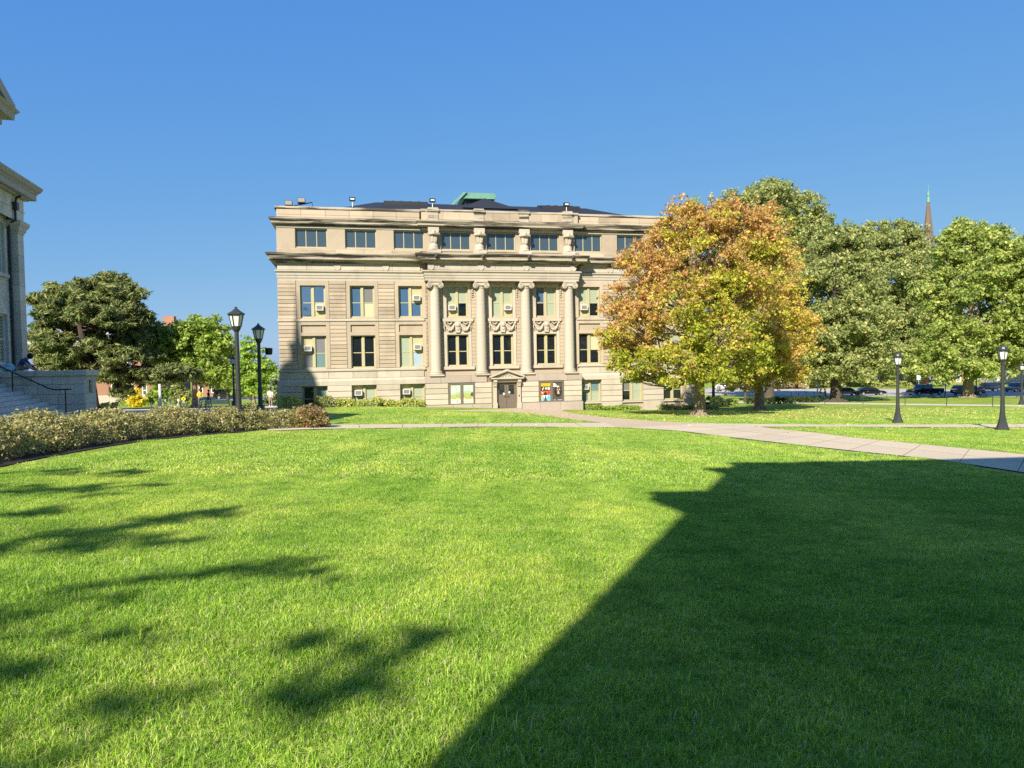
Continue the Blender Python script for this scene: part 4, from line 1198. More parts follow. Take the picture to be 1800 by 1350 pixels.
def build_steps():
    t = thing('stone_steps', 'wide flight of worn grey stone steps descending beside the terrace wall', 'steps', GM @ Vector((0, CHEEK, 0)), OCR)
    rise, run = .172, .315
    for k in range(15):
        x = .42 + run * k; z = -.0 - rise * k
        cuts = sorted([-.02, -17.] + [-1.3 - 1.9 * q - (.7 if k % 2 else 0) - .3 * RNG.random() for q in range(8)], reverse=True)
        for a, b in zip(cuts[:-1], cuts[1:]):
            MB().bev(0, a - b - .008, 0, run + .3, 0, rise - .005, .008).build('step_block', STEPM, t)
            o = bpy.context.scene.collection.objects[-1]
            o.rotation_euler = (0, 0, R(90)); o.location = (x, b + .004, z - rise)
STEPM = mat('step_block', (.62, .575, .49), .85, .12, 1.5, .07, .3, 18, fine=.07)
build_steps()
def build_rail():
    t = thing('handrail', 'thin black iron handrail running down the grey steps', 'handrail', GM @ Vector((0, CHEEK - .9, 0)), OCR)
    sl = .172 / .315
    def pt(x): return (x, 0, -.0 - sl * (x - .42) + .78)
    a = [(-1.2, 0, .86), (.2, 0, .86)] + [pt(.55 + .0), pt(2.0), pt(3.25)] + [(3.45, 0, pt(3.35)[2]), (4.1, 0, pt(3.35)[2])]
    MB().tube(a, .028, 8).build('rail', MAT['black'], t)
    for x in (.3, 1.88, 3.86):
        z1 = pt(x)[2] if x < 3.4 else pt(3.35)[2]
        MB().tube([(x, 0, z1), (x, 0, z1 - 1.0)], .026, 8).build('post', MAT['black'], t)
build_rail()

# ------------------------------------------------------------------ the sister hall behind the camera (it throws the big shadow)
def sister():
    top = gzf(0, -12)
    c = Vector((-3.53, -4.68, -2.6))
    t = thing('stone_hall', 'limestone hall behind the viewpoint whose shadow crosses the lawn', 'building', c, GRID)
    w = MB(); L = 40.
    ops = []
    for k in range(9):
        x = 3.2 + k * 4.3
        ops += [(x - 1.08, x + 1.08, 3.9, 6.9), (x - 1.08, x + 1.08, 8.5, 11.4), (x - 1.38, x + 1.38, 14.7, 16.4)]
    # front faces the camera: +y side (away), so mirror y
    m = MB(); wall_grid(m, 0, L, -3, 18, ops, 0, .3)
    m.v = [(x, -y, z) for x, y, z in m.v]
    m.quad([(0, 0, -3), (0, -28, -3), (0, -28, 18), (0, 0, 18)]); m.quad([(L, 0, -3), (L, -28, -3), (L, -28, 18), (L, 0, 18)]); m.quad([(0, -28, -3), (L, -28, -3), (L, -28, 18), (0, -28, 18)])
    m.build('wall', MAT['stone'], t)
    path = [(0, -28), (0, 0), (L, 0), (L, -28)][::-1]
    path = [(L, -28), (L, 0), (0, 0), (0, -28)]
    for nm, prof in (('cornice', [(-.1, 13.3), (.1, 13.4), (.24, 13.56), (.5, 13.6), (.5, 13.86), (.64, 14.1), (-.1, 14.2)]), ('attic_cornice', [(-.1, 16.7), (.16, 16.78), (.3, 16.82), (.36, 17.1), (-.1, 17.3)]), ('coping', [(-.1, 18.0), (.1, 18.02), (.1, 18.26), (-.5, 18.3), (-.5, 17.3)])):
        s = MB(); s.sweep(prof, path); s.build(nm, MAT['stone'], t)
    for o in ops:
        MB().box(o[0], o[1], -.31, -.28, o[2], o[3]).build('window', MAT['glass'], t)
    MB().box(.2, L - .2, -27.8, -.2, 17.3, 17.5).build('roof', MAT['roof'], t)
sister()

# ------------------------------------------------------------------ plants
def leaf_quads(cent, rad, per, size, flat, rng, colfn, up=.5, long=1.5, droop=0.):
    """leaf-sized faces gathered in clumps: returns verts, faces, colours"""
    cent = np.asarray(cent, float); n = len(cent) * per
    ci = np.repeat(np.arange(len(cent)), per)
    rr = np.asarray(rad, float); rr = rr if rr.ndim else np.full(len(cent), rr)
    off = rng.normal(0, 1, (n, 3)); off /= np.linalg.norm(off, axis=1)[:, None]
    off *= (rng.random(n) ** .45)[:, None] * rr[ci][:, None]
    off[:, 2] *= flat
    p = cent[ci] + off
    nrm = rng.normal(0, 1, (n, 3)) + off / rr[ci][:, None] * 1.1; nrm[:, 2] += up
    nrm /= np.linalg.norm(nrm, axis=1)[:, None]
    a = rng.normal(0, 1, (n, 3)); u = np.cross(nrm, a); u /= np.linalg.norm(u, axis=1)[:, None] + 1e-9
    w = np.cross(nrm, u)
    s = size * (.45 + 1.1 * rng.random(n) ** 1.4)
    L = (s * long / 2)[:, None]; Wd = (s / 2)[:, None]
    bend = nrm * (s * .18)[:, None]
    v = np.stack([p - u * L, p + w * Wd + bend, p + u * L, p - w * Wd + bend], 1).reshape(-1, 3)
    f = np.arange(n * 4).reshape(n, 4)
    c = colfn(p, ci, rng)
    return v, f, np.repeat(c, 4, 0)

def pal(*cols, k=2.25):
    cols = np.array(cols, float) * k
    def fn(p, ci, rng):
        k = rng.integers(0, len(cols), ci.max() + 1)[ci]
        swap = rng.random(len(ci)) < .35
        k = np.where(swap, rng.integers(0, len(cols), len(ci)), k)
        return cols[k] * (.75 + .5 * rng.random((len(ci), 1)))
    return fn

def lobes_px(lobes, D):
    """lobes given as seen in the photo (x, y, half width, half height, metres nearer (-) or farther (+) than D) -> centre, radii in metres"""
    out = []
    for q in lobes:
        px, py, rx, ry = q[:4]; dd = q[4] if len(q) > 4 else 0.
        c = deep(px, py, D + dd); k = (D + dd) / FPX
        ry_ = q[5] if len(q) > 5 else (rx + ry) / 2 * k
        out.append((np.array(c), np.array([rx * k, ry_, ry * k])))
    return out
def clumps_in(lobes, gap, rng, shell=.55, rough=.18, sub=.40):
    """leaf clumps gathered on boughs: every lobe carries smaller tufts on its outside with gaps between them"""
    pts, own = [], []
    for i, (c, r) in enumerate(lobes):
        area = 4 * math.pi * ((r[0] * r[1]) ** 1.6 / 3 + (r[0] * r[2]) ** 1.6 / 3 + (r[1] * r[2]) ** 1.6 / 3) ** (1 / 1.6)
        n = max(5, int(area / gap ** 2))
        rm = r.mean(); sr = max(gap * .9, sub * rm)
        m = max(4, int(area / sr ** 2 / 2.6))
        d = rng.normal(0, 1, (m, 3)); d[:, 2] += .15; d /= np.linalg.norm(d, axis=1)[:, None]
        sc = c + d * r * (.72 + .36 * rng.random(m))[:, None]
        k = rng.integers(0, m, n)
        q = rng.normal(0, 1, (n, 3)); q /= np.linalg.norm(q, axis=1)[:, None]
        srr = (sr * (.6 + .7 * rng.random(m)))[k][:, None]
        p = sc[k] + q * srr * (rng.random(n) ** .5)[:, None] * np.array([1.15, 1.15, .75 if r[2] > .4 * r[0] else r[2] / r[0] * 1.6])
        pts.append(p); own += [i] * n
        n2 = int(n * (1 - shell) * .45)
        if n2:
            q = rng.normal(0, 1, (n2, 3)); q /= np.linalg.norm(q, axis=1)[:, None]
            pts.append(c + q * r * (shell * .9 + .25 * rng.random(n2))[:, None]); own += [i] * n2
    return np.concatenate(pts), np.array(own)

def tree(name, label, cat, base, lobes, gap, crad, per, leaf, col, bark, r0, split, group=None, flat=.75, up=.5, seed=1, mtl='leaf', lean=(0, 0), shell=.55, twigs=5, flare=1.5, long=1.4, limb=.34, part='crown'):
    rng = np.random.default_rng(seed)
    base = np.array(base)
    t = thing(name, label, cat, base, 0, group)
    C, own = clumps_in(lobes, gap, rng, shell)
    v, f, c = leaf_quads(C - base, crad * (.7 + .6 * rng.random(len(C))), per, leaf, flat, rng, lambda p, ci, r_: col(p + base, ci, r_), up, long)
    link(fast_mesh(part, v, f, MAT[mtl], c), part, t)
    mb = MB()
    top = np.array([lean[0], lean[1], split])
    hi = np.array([lean[0] * 1.5, lean[1] * 1.5, max(l[0][2] for l in lobes) - base[2]])
    tr = [(0, 0, -.25), (0, 0, .05), (lean[0] * .08, lean[1] * .08, .35), (lean[0] * .4, lean[1] * .4, split * .5), tuple(top)]
    mb.tube(tr, [r0 * flare, r0 * flare, r0 * 1.12, r0 * .95, r0 * .85], 12)
    for k in range(6):           # root flare
        a = k * 1.047 + rng.random() * .6; q = r0 * (1.7 + rng.random() * .7)
        mb.tube([(math.cos(a) * r0 * .7, math.sin(a) * r0 * .7, .45), (math.cos(a) * q * .75, math.sin(a) * q * .75, .1), (math.cos(a) * q * 1.25, math.sin(a) * q * 1.25, -.12)], [r0 * .3, r0 * .26, r0 * .1], 6)
    mb.tube([tuple(top - np.array([0, 0, .1])), tuple(top * .5 + hi * .5 + rng.normal(0, .2, 3)), tuple(hi * .85 + top * .15)], [r0 * .75, r0 * .4, r0 * .1], 8)
    for i, (lc, lr) in enumerate(lobes):
        l = lc - base
        hgt = l[2]
        s = top + (hi - top) * np.clip((hgt - split) / max(1e-3, hi[2] - split) * .55 - .05, 0, .6)
        mid = s * .45 + l * .55 + np.array([0, 0, -.10 * np.linalg.norm(l - s)]) + rng.normal(0, .12, 3) * np.linalg.norm(l - s) * .25
        rl = r0 * limb * (.7 + .5 * rng.random())
        mb.tube([tuple(s), tuple(s * .75 + mid * .25 + rng.normal(0, .06, 3)), tuple(mid), tuple(l)], [rl, rl * .85, rl * .6, rl * .35], 7)
        mine = np.where(own == i)[0]
        for q in rng.choice(mine, min(twigs, len(mine)), False):
            e = C[q] - base; a = mid * .5 + l * .5 if rng.random() < .6 else mid
            m2 = (a + e) / 2 + rng.normal(0, .1, 3) * np.linalg.norm(e - a) * .4
            mb.tube([tuple(a), tuple(m2), tuple(e)], [rl * .38, rl * .24, rl * .07], 5, 0, False)
    mb.build('trunk', MAT[bark], t, True)
    return t
def ground(px, py): 
    p = at(px, py); return (p.x, p.y, gzf(p.x, p.y))
def onground(px, D):
    y = D; x = deep(px, 680, D).x; return (x, y, gzf(x, y))

# --- the two autumn maples
def maple_col(z0, z1, x_mid, gold=False):
    OR = np.array([(.62, .37, .13), (.70, .46, .19), (.58, .31, .12), (.60, .46, .13)])
    YL = np.array([(.62, .55, .08), (.54, .51, .07), (.60, .50, .10), (.70, .60, .10)])
    GR = np.array([(.42, .47, .05), (.50, .52, .06), (.32, .37, .045)])
    GO = np.array([(.72, .50, .13), (.74, .56, .17), (.66, .42, .11), (.68, .55, .14)])
    def fn(p, ci, rng):
        nC = ci.max() + 1
        cnt = np.bincount(ci, minlength=nC); m = lambda a: np.bincount(ci, a, nC) / cnt
        cx, cy, cz = m(p[:, 0]), m(p[:, 1]), m(p[:, 2])
        h = (cz - z0) / (z1 - z0)
        patch = np.sin(cx * 1.25 + cz * .9 + cy * .6) * .5 + np.sin(cx * .55 - cz * 1.1 + cy * .9 + 2) * .5
        if gold: w = .66 + .28 * patch + rng.normal(0, .16, nC)
        else: w = .20 + .52 * h + .30 * patch + .36 * np.clip((x_mid - 2.5 - cx) / 3.5, 0, 1) * (h > .05) + rng.normal(0, .17, nC)
        w = w[ci] + rng.normal(0, .10, len(ci))
        k = rng.integers(0, 4, len(ci)); g = rng.integers(0, 3, len(ci))
        out = np.where((w > .60)[:, None], (GO if gold else OR)[k], np.where((w > .36)[:, None], YL[k], GR[g]))
        return out * (.72 + .5 * rng.random((len(ci), 1)))
    return fn
b1 = ground(1230, 731); D1 = b1[1]
L1 = lobes_px([(1240, 455, 84, 72, 0), (1205, 395, 48, 40, 0), (1300, 405, 62, 46, .5), (1265, 380, 45, 30), (1130, 470, 42, 36, -1), (1118, 530, 50, 40, .5), (1108, 578, 48, 42, -1), (1125, 632, 48, 32, -.5), (1185, 540, 64, 52, -2.2),
                (1190, 640, 58, 34, -2.5), (1245, 655, 42, 26, -2.5), (1265, 590, 60, 52, -2.4), (1335, 455, 50, 62, .5), (1300, 520, 66, 54, -1.5), (1350, 400, 34, 40, 1), (1320, 620, 40, 44, -1), (1090, 600, 28, 30, 0), (1160, 440, 38, 34), (1250, 520, 70, 70, 2.5), (1062, 592, 14, 13), (1076, 548, 13, 14), (1097, 455, 17, 13), (1176, 396, 13, 13), (1218, 364, 16, 12), (1290, 364, 17, 13), (1376, 440, 14, 20), (1390, 475, 12, 16), (1082, 640, 18, 11), (1122, 662, 24, 9), (1152, 668, 20, 8), (1150, 410, 12, 14)], D1)
tree('maple_tree', 'round maple turning orange at the top and yellow green below beside the entrance path', 'tree', b1, L1, .50, .36, 20, .13, maple_col(b1[2] + 4.5, b1[2] + 14.2, b1[0] + 1), 'bark', .42, 2.5, seed=3, twigs=13, shell=.5)
b2 = ground(1335, 721); D2 = b2[1]
L2 = lobes_px([(1375, 540, 50, 50), (1395, 590, 42, 42, -1), (1350, 610, 50, 48, -2), (1385, 640, 34, 34, -1), (1330, 640, 40, 36, -1.5), (1345, 560, 60, 70, 1), (1360, 480, 40, 60, 2), (1415, 572, 18, 22), (1300, 668, 34, 20, -1), (1370, 660, 40, 20, 0)], D2)
tree('maple_tree', 'golden yellow maple with a pale bare trunk and spreading roots on the leaf strewn lawn', 'tree', b2, L2, .55, .40, 20, .145, maple_col(0, 1, b2[0] + 2, True), 'bark', .42, 3.3, seed=5, twigs=12, shell=.5, flare=1.9)

# --- green trees on the right
OAK = pal(k=2.35, *((.125, .145, .045), (.15, .17, .055), (.18, .195, .07), (.225, .225, .085), (.09, .115, .035)))
OAK2 = pal(k=2.25, *((.14, .175, .04), (.17, .205, .05), (.20, .23, .06), (.235, .25, .075), (.105, .145, .034)))
LIM = pal((.13, .185, .03), (.165, .215, .04), (.195, .24, .05), (.10, .15, .025))
b3 = ground(1470, 706.5)
tree('oak_tree', 'big green oak with a dark buttressed trunk beside the two people talking', 'tree', b3,
     lobes_px([(1450, 590, 70, 60), (1500, 560, 60, 60), (1440, 520, 60, 60, 2), (1500, 500, 50, 50, 2), (1480, 640, 62, 34, -2), (1535, 615, 42, 45), (1430, 640, 36, 30), (1520, 650, 40, 20, -1), (1470, 450, 45, 45, 3), (1465, 420, 14, 24, 2), (1490, 412, 12, 22, 2), (1505, 425, 18, 26, 2), (1448, 425, 12, 22, 3)], b3[1]),
     .85, .62, 24, .25, OAK, 'darkbark', .72, 4.2, seed=8, flare=1.9, group='green trees behind the maples')
b4 = onground(1352, 108)
tree('oak_tree', 'tallest green oak rising behind the orange maple', 'tree', b4,
     lobes_px([(1345, 385, 62, 55), (1300, 380, 40, 42, 2), (1395, 390, 50, 46), (1430, 430, 34, 50), (1390, 460, 70, 70), (1420, 520, 60, 60), (1350, 460, 80, 80, 2), (1310, 480, 60, 90, 3), (1435, 395, 16, 30), (1350, 345, 40, 26), (1400, 590, 60, 50), (1208, 382, 22, 18, 3), (1262, 400, 40, 40, 3), (1352, 334, 9, 18), (1330, 345, 8, 16), (1400, 362, 10, 22), (1380, 350, 10, 20), (1290, 352, 10, 20, 2), (1442, 392, 8, 26), (1270, 365, 9, 16, 2)], 108),
     .90, .66, 24, .26, OAK, 'darkbark', .7, 6, seed=9, group='green trees behind the maples')
b5 = onground(1604, 168)
tree('oak_tree', 'broad green oak in front of the brown church spire', 'tree', b5,
     lobes_px([(1525, 440, 52, 36), (1580, 435, 44, 34), (1612, 470, 36, 40), (1560, 490, 70, 60), (1610, 540, 60, 60), (1545, 560, 60, 60), (1500, 475, 40, 50, 3), (1590, 610, 70, 44), (1640, 600, 44, 50), (1540, 640, 45, 30), (1528, 410, 10, 18), (1556, 408, 10, 18), (1582, 405, 10, 20), (1602, 425, 12, 22), (1626, 455, 14, 22)], 168),
     .98, .9, 22, .36, OAK, 'darkbark', .6, 5, seed=12, group='green trees behind the maples')
b6 = ground(1702, 699)
tree('oak_tree', 'bright green oak with a thick pale trunk standing by the parked cars', 'tree', b6,
     lobes_px([(1690, 440, 34, 44), (1720, 470, 50, 50), (1765, 460, 40, 44), (1670, 520, 50, 46), (1720, 545, 66, 56), (1785, 530, 46, 60), (1660, 590, 56, 40), (1720, 615, 60, 36), (1770, 600, 50, 40), (1640, 640, 46, 30, -2), (1700, 650, 60, 20, -2), (1830, 500, 50, 60), (1810, 600, 50, 40), (1672, 428, 24, 30), (1745, 425, 26, 30), (1688, 404, 12, 18), (1706, 400, 12, 16), (1728, 412, 10, 18), (1758, 420, 10, 20), (1785, 440, 12, 24), (1655, 440, 9, 24)], b6[1]),
     .92, .68, 24, .28, OAK2, 'bark', .68, 5.2, seed=14, flare=1.7, group='green trees behind the maples')
b7 = onground(1880, 100)
tree('oak_tree', 'green oak cut by the right edge of the picture', 'tree', b7,
     lobes_px([(1850, 450, 60, 50), (1820, 520, 30, 50), (1870, 560, 70, 70), (1900, 480, 70, 80), (1835, 620, 44, 36)], 100), .95, .7, 20, .28, OAK2, 'darkbark', .6, 4.5, seed=15, group='green trees behind the maples')
b8 = onground(1310, 104)
tree('young_tree', 'thin dark trunked tree seen below the golden maple boughs', 'tree', b8, lobes_px([(1310, 640, 30, 18), (1300, 620, 30, 26), (1325, 610, 34, 34)], 104), .7, .6, 14, .28, OAK, 'darkbark', .2, 3.2, seed=16)
b9 = onground(1254, 92)
tree('young_tree', 'slim dark tree behind the trunk of the orange maple', 'tree', b9, lobes_px([(1256, 640, 26, 24), (1250, 610, 26, 30)], 92), .7, .6, 14, .28, OAK, 'darkbark', .2, 3.0, seed=17)

# --- trees on the left
PINE = pal((.085, .115, .034), (.11, .14, .042), (.14, .16, .052), (.18, .18, .065), (.065, .085, .028), k=1.7)
bp = onground(166, 62); bp = (bp[0], bp[1], bp[2])
def pads(lst): return lobes_px([(x, y, a, b_, dd, a * 62 / FPX * .8) for x, y, a, b_, dd in lst], 62)
tree('pine_tree', 'spreading old pine with layered olive green boughs beside the grey terrace wall', 'tree', bp,
     pads([(200, 492, 26, 11, 0), (165, 503, 34, 12, 1), (212, 514, 34, 14, -1), (112, 508, 30, 10, 0), (135, 524, 40, 12, -1), (76, 524, 24, 12, 1), (180, 532, 40, 11, .5), (222, 540, 28, 12, -1), (240, 562, 24, 11, 0), (262, 556, 18, 9, 0), (84, 552, 24, 14, -1), (66, 596, 18, 18, 0),
            (96, 600, 30, 13, -1.5), (122, 622, 26, 13, -1), (172, 606, 28, 14, -.5), (232, 598, 28, 14, 0), (206, 624, 28, 15, -1), (252, 622, 30, 14, 0), (272, 652, 30, 9, 0), (308, 650, 30, 8, 0), (330, 656, 22, 10, .5), (196, 656, 24, 15, 0), (84, 634, 26, 12, .5), (130, 648, 34, 9, 0), (286, 668, 24, 8, .5), (150, 560, 48, 30, 2.5), (195, 586, 40, 36, 2.5), (215, 684, 18, 10, 1), (120, 545, 40, 22, 1), (170, 555, 46, 20, 1.5), (100, 575, 36, 24, 2), (160, 640, 50, 22, 2), (235, 585, 34, 26, 2), (90, 618, 34, 24, 2.5), (225, 660, 34, 18, 1.5), (200, 520, 46, 22, 2), (178, 548, 36, 13, -2.6), (205, 562, 30, 12, -2.2), (150, 552, 30, 12, -2)]),
     .44, .36, 30, .10, PINE, 'pinebark', .36, 6.6, seed=20, flat=.5, up=.7, mtl='needle', lean=(-.9, 0), long=5.0, twigs=6, shell=.6, limb=.2, part='foliage')
bl = onground(342, 66)
tree('green_tree', 'bright green leafy tree left of the tall lamp posts', 'tree', bl, lobes_px([(318, 590, 34, 28), (348, 580, 24, 24), (374, 588, 20, 30), (330, 620, 48, 36), (375, 618, 30, 32), (300, 610, 34, 36), (350, 648, 40, 26), (395, 608, 12, 22), (300, 640, 40, 26), (270, 600, 26, 30), (385, 660, 22, 20)], 66),
     .5, .42, 15, .2, LIM, 'bark', .26, 2.6, seed=22, twigs=5)
bg_ = onground(446, 92)
GIN = pal((.13, .20, .03), (.16, .235, .038), (.19, .26, .05))
tree('ginkgo_tree', 'upright ginkgo with spiky open branches between the two lamp posts', 'tree', bg_, lobes_px([(436, 605, 10, 18), (425, 630, 14, 18), (446, 632, 18, 20), (418, 655, 20, 18), (450, 660, 26, 22), (470, 650, 14, 18), (430, 682, 26, 14), (462, 682, 22, 14), (480, 668, 10, 14)], 92), .5, .4, 15, .2, GIN, 'bark', .18, 2.4, seed=23, flat=.5)
be = onground(487, 80)
tree('spruce_tree', 'small grey green spruce at the left corner of the limestone hall', 'tree', be, lobes_px([(484, 670, 5, 8), (484, 684, 9, 8), (483, 696, 13, 8), (483, 706, 15, 7)], 80), .3, .28, 20, .16, pal((.10, .14, .06), (.13, .17, .08), (.16, .19, .10)), 'darkbark', .1, .5, seed=24, mtl='needle', long=2.4)
by = onground(240, 78)
tree('yellow_tree', 'small bright yellow tree in front of the red brick building', 'tree', by, lobes_px([(239, 690, 7, 6), (237, 698, 11, 7), (232, 706, 9, 6), (245, 706, 10, 6), (239, 711, 12, 4)], 78), .24, .2, 16, .13, pal((.80, .70, .04), (.72, .60, .03), (.84, .76, .10), k=1.), 'bark', .05, .5, seed=25, flare=1.1)
for px, D, hh, lab, sd in ((278, 80, 0, 'upright green young tree right of the yellow tree', 26), (315, 84, 1, 'dark green shrubby young tree behind the white posts', 27)):
    bq = onground(px, D)
    tree('young_tree', lab, 'tree', bq, lobes_px([(px, 680 - 4 * hh, 10, 10), (px - 3, 692, 13, 10), (px + 5, 695, 13, 10), (px, 704, 12, 6)], D), .42, .36, 16, .18, LIM if not hh else OAK, 'bark', .08, .7, seed=sd)
for k, (px, D, yc, rx, ry) in enumerate(((400, 120, 660, 24, 20), (385, 130, 650, 16, 26), (428, 128, 668, 22, 16), (500, 120, 690, 12, 10))):
    bq = onground(px, D)
    tree('far_tree', ['yellow green tree behind the bright green tree', 'olive tree beside the distant brick gable', 'low green tree beyond the ginkgo', 'low grey green tree at the corner of the hall'][k], 'tree', bq, lobes_px([(px, yc, rx, ry), (px - rx * .5, yc + ry * .5, rx * .7, ry * .6), (px + rx * .6, yc + ry * .4, rx * .6, ry * .6)], D), .8, .7, 14, .3, (LIM, OAK2, GIN, OAK)[k], 'darkbark', .2, 2, seed=30 + k)

# --- far green behind the street
for k, (px, D, yc, rx, ry, cf) in enumerate(((1480, 172, 650, 44, 26, OAK), (1400, 165, 655, 40, 20, OAK), (1850, 164, 600, 60, 60, OAK))):
    bq = onground(px, D)
    tree('far_tree', ['dark tree over the street behind the oak trunk', 'dark hedge like tree across the street', 'far green tree at the right edge behind the lamp'][k], 'tree', bq,
         lobes_px([(px, yc, rx, ry), (px - rx * .6, yc + ry * .2, rx * .6, ry * .7), (px + rx * .6, yc + ry * .1, rx * .6, ry * .7), (px, yc - ry * .6, rx * .7, ry * .6)], D), 1.3, 1.1, 14, .5, cf, 'darkbark', .35, 4, seed=40 + k, group='trees across the street')

# --- shade tree out of frame on the left: its thin layered boughs streak the lawn
bs_ = (-14.8, -7.0, gzf(-14.8, -7.0))
def shade_tree():
    lob = []
    rg = np.random.default_rng(77)
    for k, (xa, ya, xb, yb) in enumerate(((0, 836, 270, 831), (-60, 868, 285, 856), (-40, 906, 130, 903), (60, 955, 450, 893), (-120, 985, 150, 960), (130, 965, 350, 950), (180, 1022, 530, 1002), (-200, 1110, 60, 1095), (-90, 1200, 175, 1135), (530, 1165, 760, 1105), (430, 1255, 720, 1190), (-60, 1345, 240, 1255), (-300, 930, -80, 940), (-300, 1040, -60, 1030))):
        A, B = at(xa, ya), at(xb, yb); h = 9.5 + 3.2 * rg.random()
        near = ya > 1080
        off = np.array([-1.428 * h * math.sin(SUN_HEADING), -1.428 * h * math.cos(SUN_HEADING), h])
        n = max(4, int((B - A).length / .2))
        for q in range(n):
            u = (q + rg.random() * .8) / n
            if rg.random() < .2: continue
            p = np.array(A.lerp(B, u)) + off + np.array([0, rg.normal(0, .05), rg.normal(0, .1)])
            w = (.055 if near else .10) * (.6 + .9 * math.sin(math.pi * min(1, u * 1.1 + .05)))
            lob.append((p, np.array([.17 if near else .22, max(.03, w), .06])))
            if rg.random() < .35 and not near: lob.append((p + np.array([rg.normal(0, .15), rg.choice([-1, 1]) * (.18 + .25 * rg.random()), 0]), np.array([.16, .07, .05])))
    tree('spruce_tree', 'tall open spruce left of the viewpoint whose boughs shade the near lawn', 'tree', bs_, lob, .22, .085, 9, .07, PINE, 'pinebark', .2, 8.6, seed=78, flat=.4, mtl='needle', long=3.5, shell=1., twigs=0, limb=.05, part='foliage')
shade_tree()

# --- hedges and shrubs
def shrub_mass(name, label, cat, P, w, h, dens, leaf, col, seed, stems='darkbark', low=.1, group=None, kind=None):
    """a planted row: P is the world polyline of its middle"""
    rng = np.random.default_rng(seed)
    P = np.asarray(P, float)
    o0 = np.array([P[0][0], P[0][1], gzf(*P[0])])
    t = thing(name, label, cat, o0, 0, group)
    L = np.hypot(*np.diff(P, axis=0).T).sum() if len(P) > 1 else w
    n = max(12, int(L * dens))
    if len(P) > 1:
        q = resample(P, n); tn = np.gradient(q, axis=0); nn = np.stack([-tn[:, 1], tn[:, 0]], 1); nn /= np.linalg.norm(nn, axis=1)[:, None] + 1e-9
    else: q = np.repeat(P, n, 0); nn = np.tile([0., 1.], (n, 1))
    s = rng.uniform(-1, 1, n); lump = .86 + .16 * np.sin(np.arange(n) / n * L * 2.1) + .10 * np.sin(np.arange(n) / n * L * 5.3 + 1)
    x = q + nn * (s * w / 2)[:, None] + rng.normal(0, .06, (n, 2))
    if len(P) == 1: a = rng.random(n) * 6.28; rr = np.sqrt(rng.random(n)); x = q + np.stack([np.cos(a), np.sin(a)], 1) * (rr * w / 2)[:, None]; s = rr; lump = 1.
    dome = np.sqrt(np.clip(1 - (np.abs(s) ** 2.6), 0, 1)) * lump * h
    z = dome * np.where(rng.random(n) < .62, .86 + .14 * rng.random(n), low + (1 - low) * rng.random(n))
    C = np.concatenate([x, (gz(x[:, 0], x[:, 1]) + z)[:, None]], 1)
    C[:, 2] = np.maximum(C[:, 2], gz(x[:, 0], x[:, 1]) + .08)
    v, f, c = leaf_quads(C - o0, .13, 15, leaf, 1.0, rng, lambda p, ci, r_: col(p + o0, ci, r_), .5, 1.5)
    link(fast_mesh('foliage', v, f, MAT['leaf'], c), 'foliage', t)
    mb = MB()
    for k in rng.choice(n, min(n, int(L * 16)), False):
        b = np.array([q[k][0] + (x[k][0] - q[k][0]) * .5, q[k][1] + (x[k][1] - q[k][1]) * .5, 0]); b[2] = gzf(b[0], b[1]) - .03
        e = C[k] + np.array([0, 0, .06])
        mb.tube([tuple(b - o0), tuple((b + e) / 2 - o0 + rng.normal(0, .04, 3)), tuple(e - o0)], [.011, .008, .003], 4, 0, False)
    if mb.v: mb.build('stems', MAT[stems], t)['kind'] = 'stuff'
    return t
HED = pal(k=1.5, *((.27, .26, .09), (.33, .31, .12), (.22, .22, .07), (.40, .37, .18), (.17, .185, .055), (.38, .36, .17), (.30, .28, .11), (.22, .165, .085)))
RED = pal(k=1.4, *((.26, .17, .09), (.30, .21, .10), (.25, .20, .08), (.22, .13, .075), (.3, .26, .11), (.28, .25, .09)))
HFc = HF + nv * 1.4
seg = HFc[:-3]
shrub_mass('hedge', 'long low hedge of yellow green and bronze shrubs edging the lawn', 'hedge', seg, 1.8, .86, 200, .046, HED, 50)
e_ = HFc[-3]
shrub_mass('shrub', 'rounded reddish shrub ending the long low hedge', 'shrub', [ground(546, 751.5)[:2]], 1.5, .85, 260, .06, RED, 51)
HM = Matrix.Translation(HALL_AT) @ Matrix.Rotation(GRID, 4, 'Z')
def hl(x, y): p = HM @ Vector((x, y, 0)); return (p.x, p.y)
FND = pal((.22, .25, .06), (.27, .28, .08), (.17, .21, .05), (.32, .30, .10))
shrub_mass('foundation_shrubs', 'loose green shrubs along the foot of the hall left of the entrance', 'shrub', [hl(-15.4, .15), hl(-11, .05), hl(-7.5, .1)], .9, .75, 90, .075, FND, 52)
shrub_mass('shrub', 'dark green shrub at the foot of the left basement window', 'shrub', [hl(-17.2, -.1), hl(-15.6, -.1)], 1.2, .95, 110, .07, OAK, 53)
shrub_mass('shrub', 'pale green shrub behind the end of the hedge near the hall corner', 'shrub', [hl(-20.2, -1.0), hl(-18.2, -1.4)], 1.5, 1.05, 100, .075, FND, 58)
shrub_mass('border_plants', 'strappy green border plants along the hall right of the entrance', 'plants', [hl(7.8, .0), hl(13.2, -.1)], .9, .45, 90, .07, pal((.11, .17, .03), (.14, .20, .035), (.18, .24, .05)), 54)
shrub_mass('hedge', 'dark clipped hedge behind the trunk of the orange maple', 'hedge', [hl(15.2, -.3), hl(19, -.4), hl(21.0, -.6)], 1.2, .5, 80, .08, OAK, 59)
def shr_px(lab, a, b, D, h, w, sd, cf, dens=60, name='hedge'):
    p, q = onground(a, D), onground(b, D)
    shrub_mass(name, lab, name, [p[:2], ((p[0] + q[0]) / 2, (p[1] + q[1]) / 2), q[:2]], w, h, dens, .1, cf, sd)
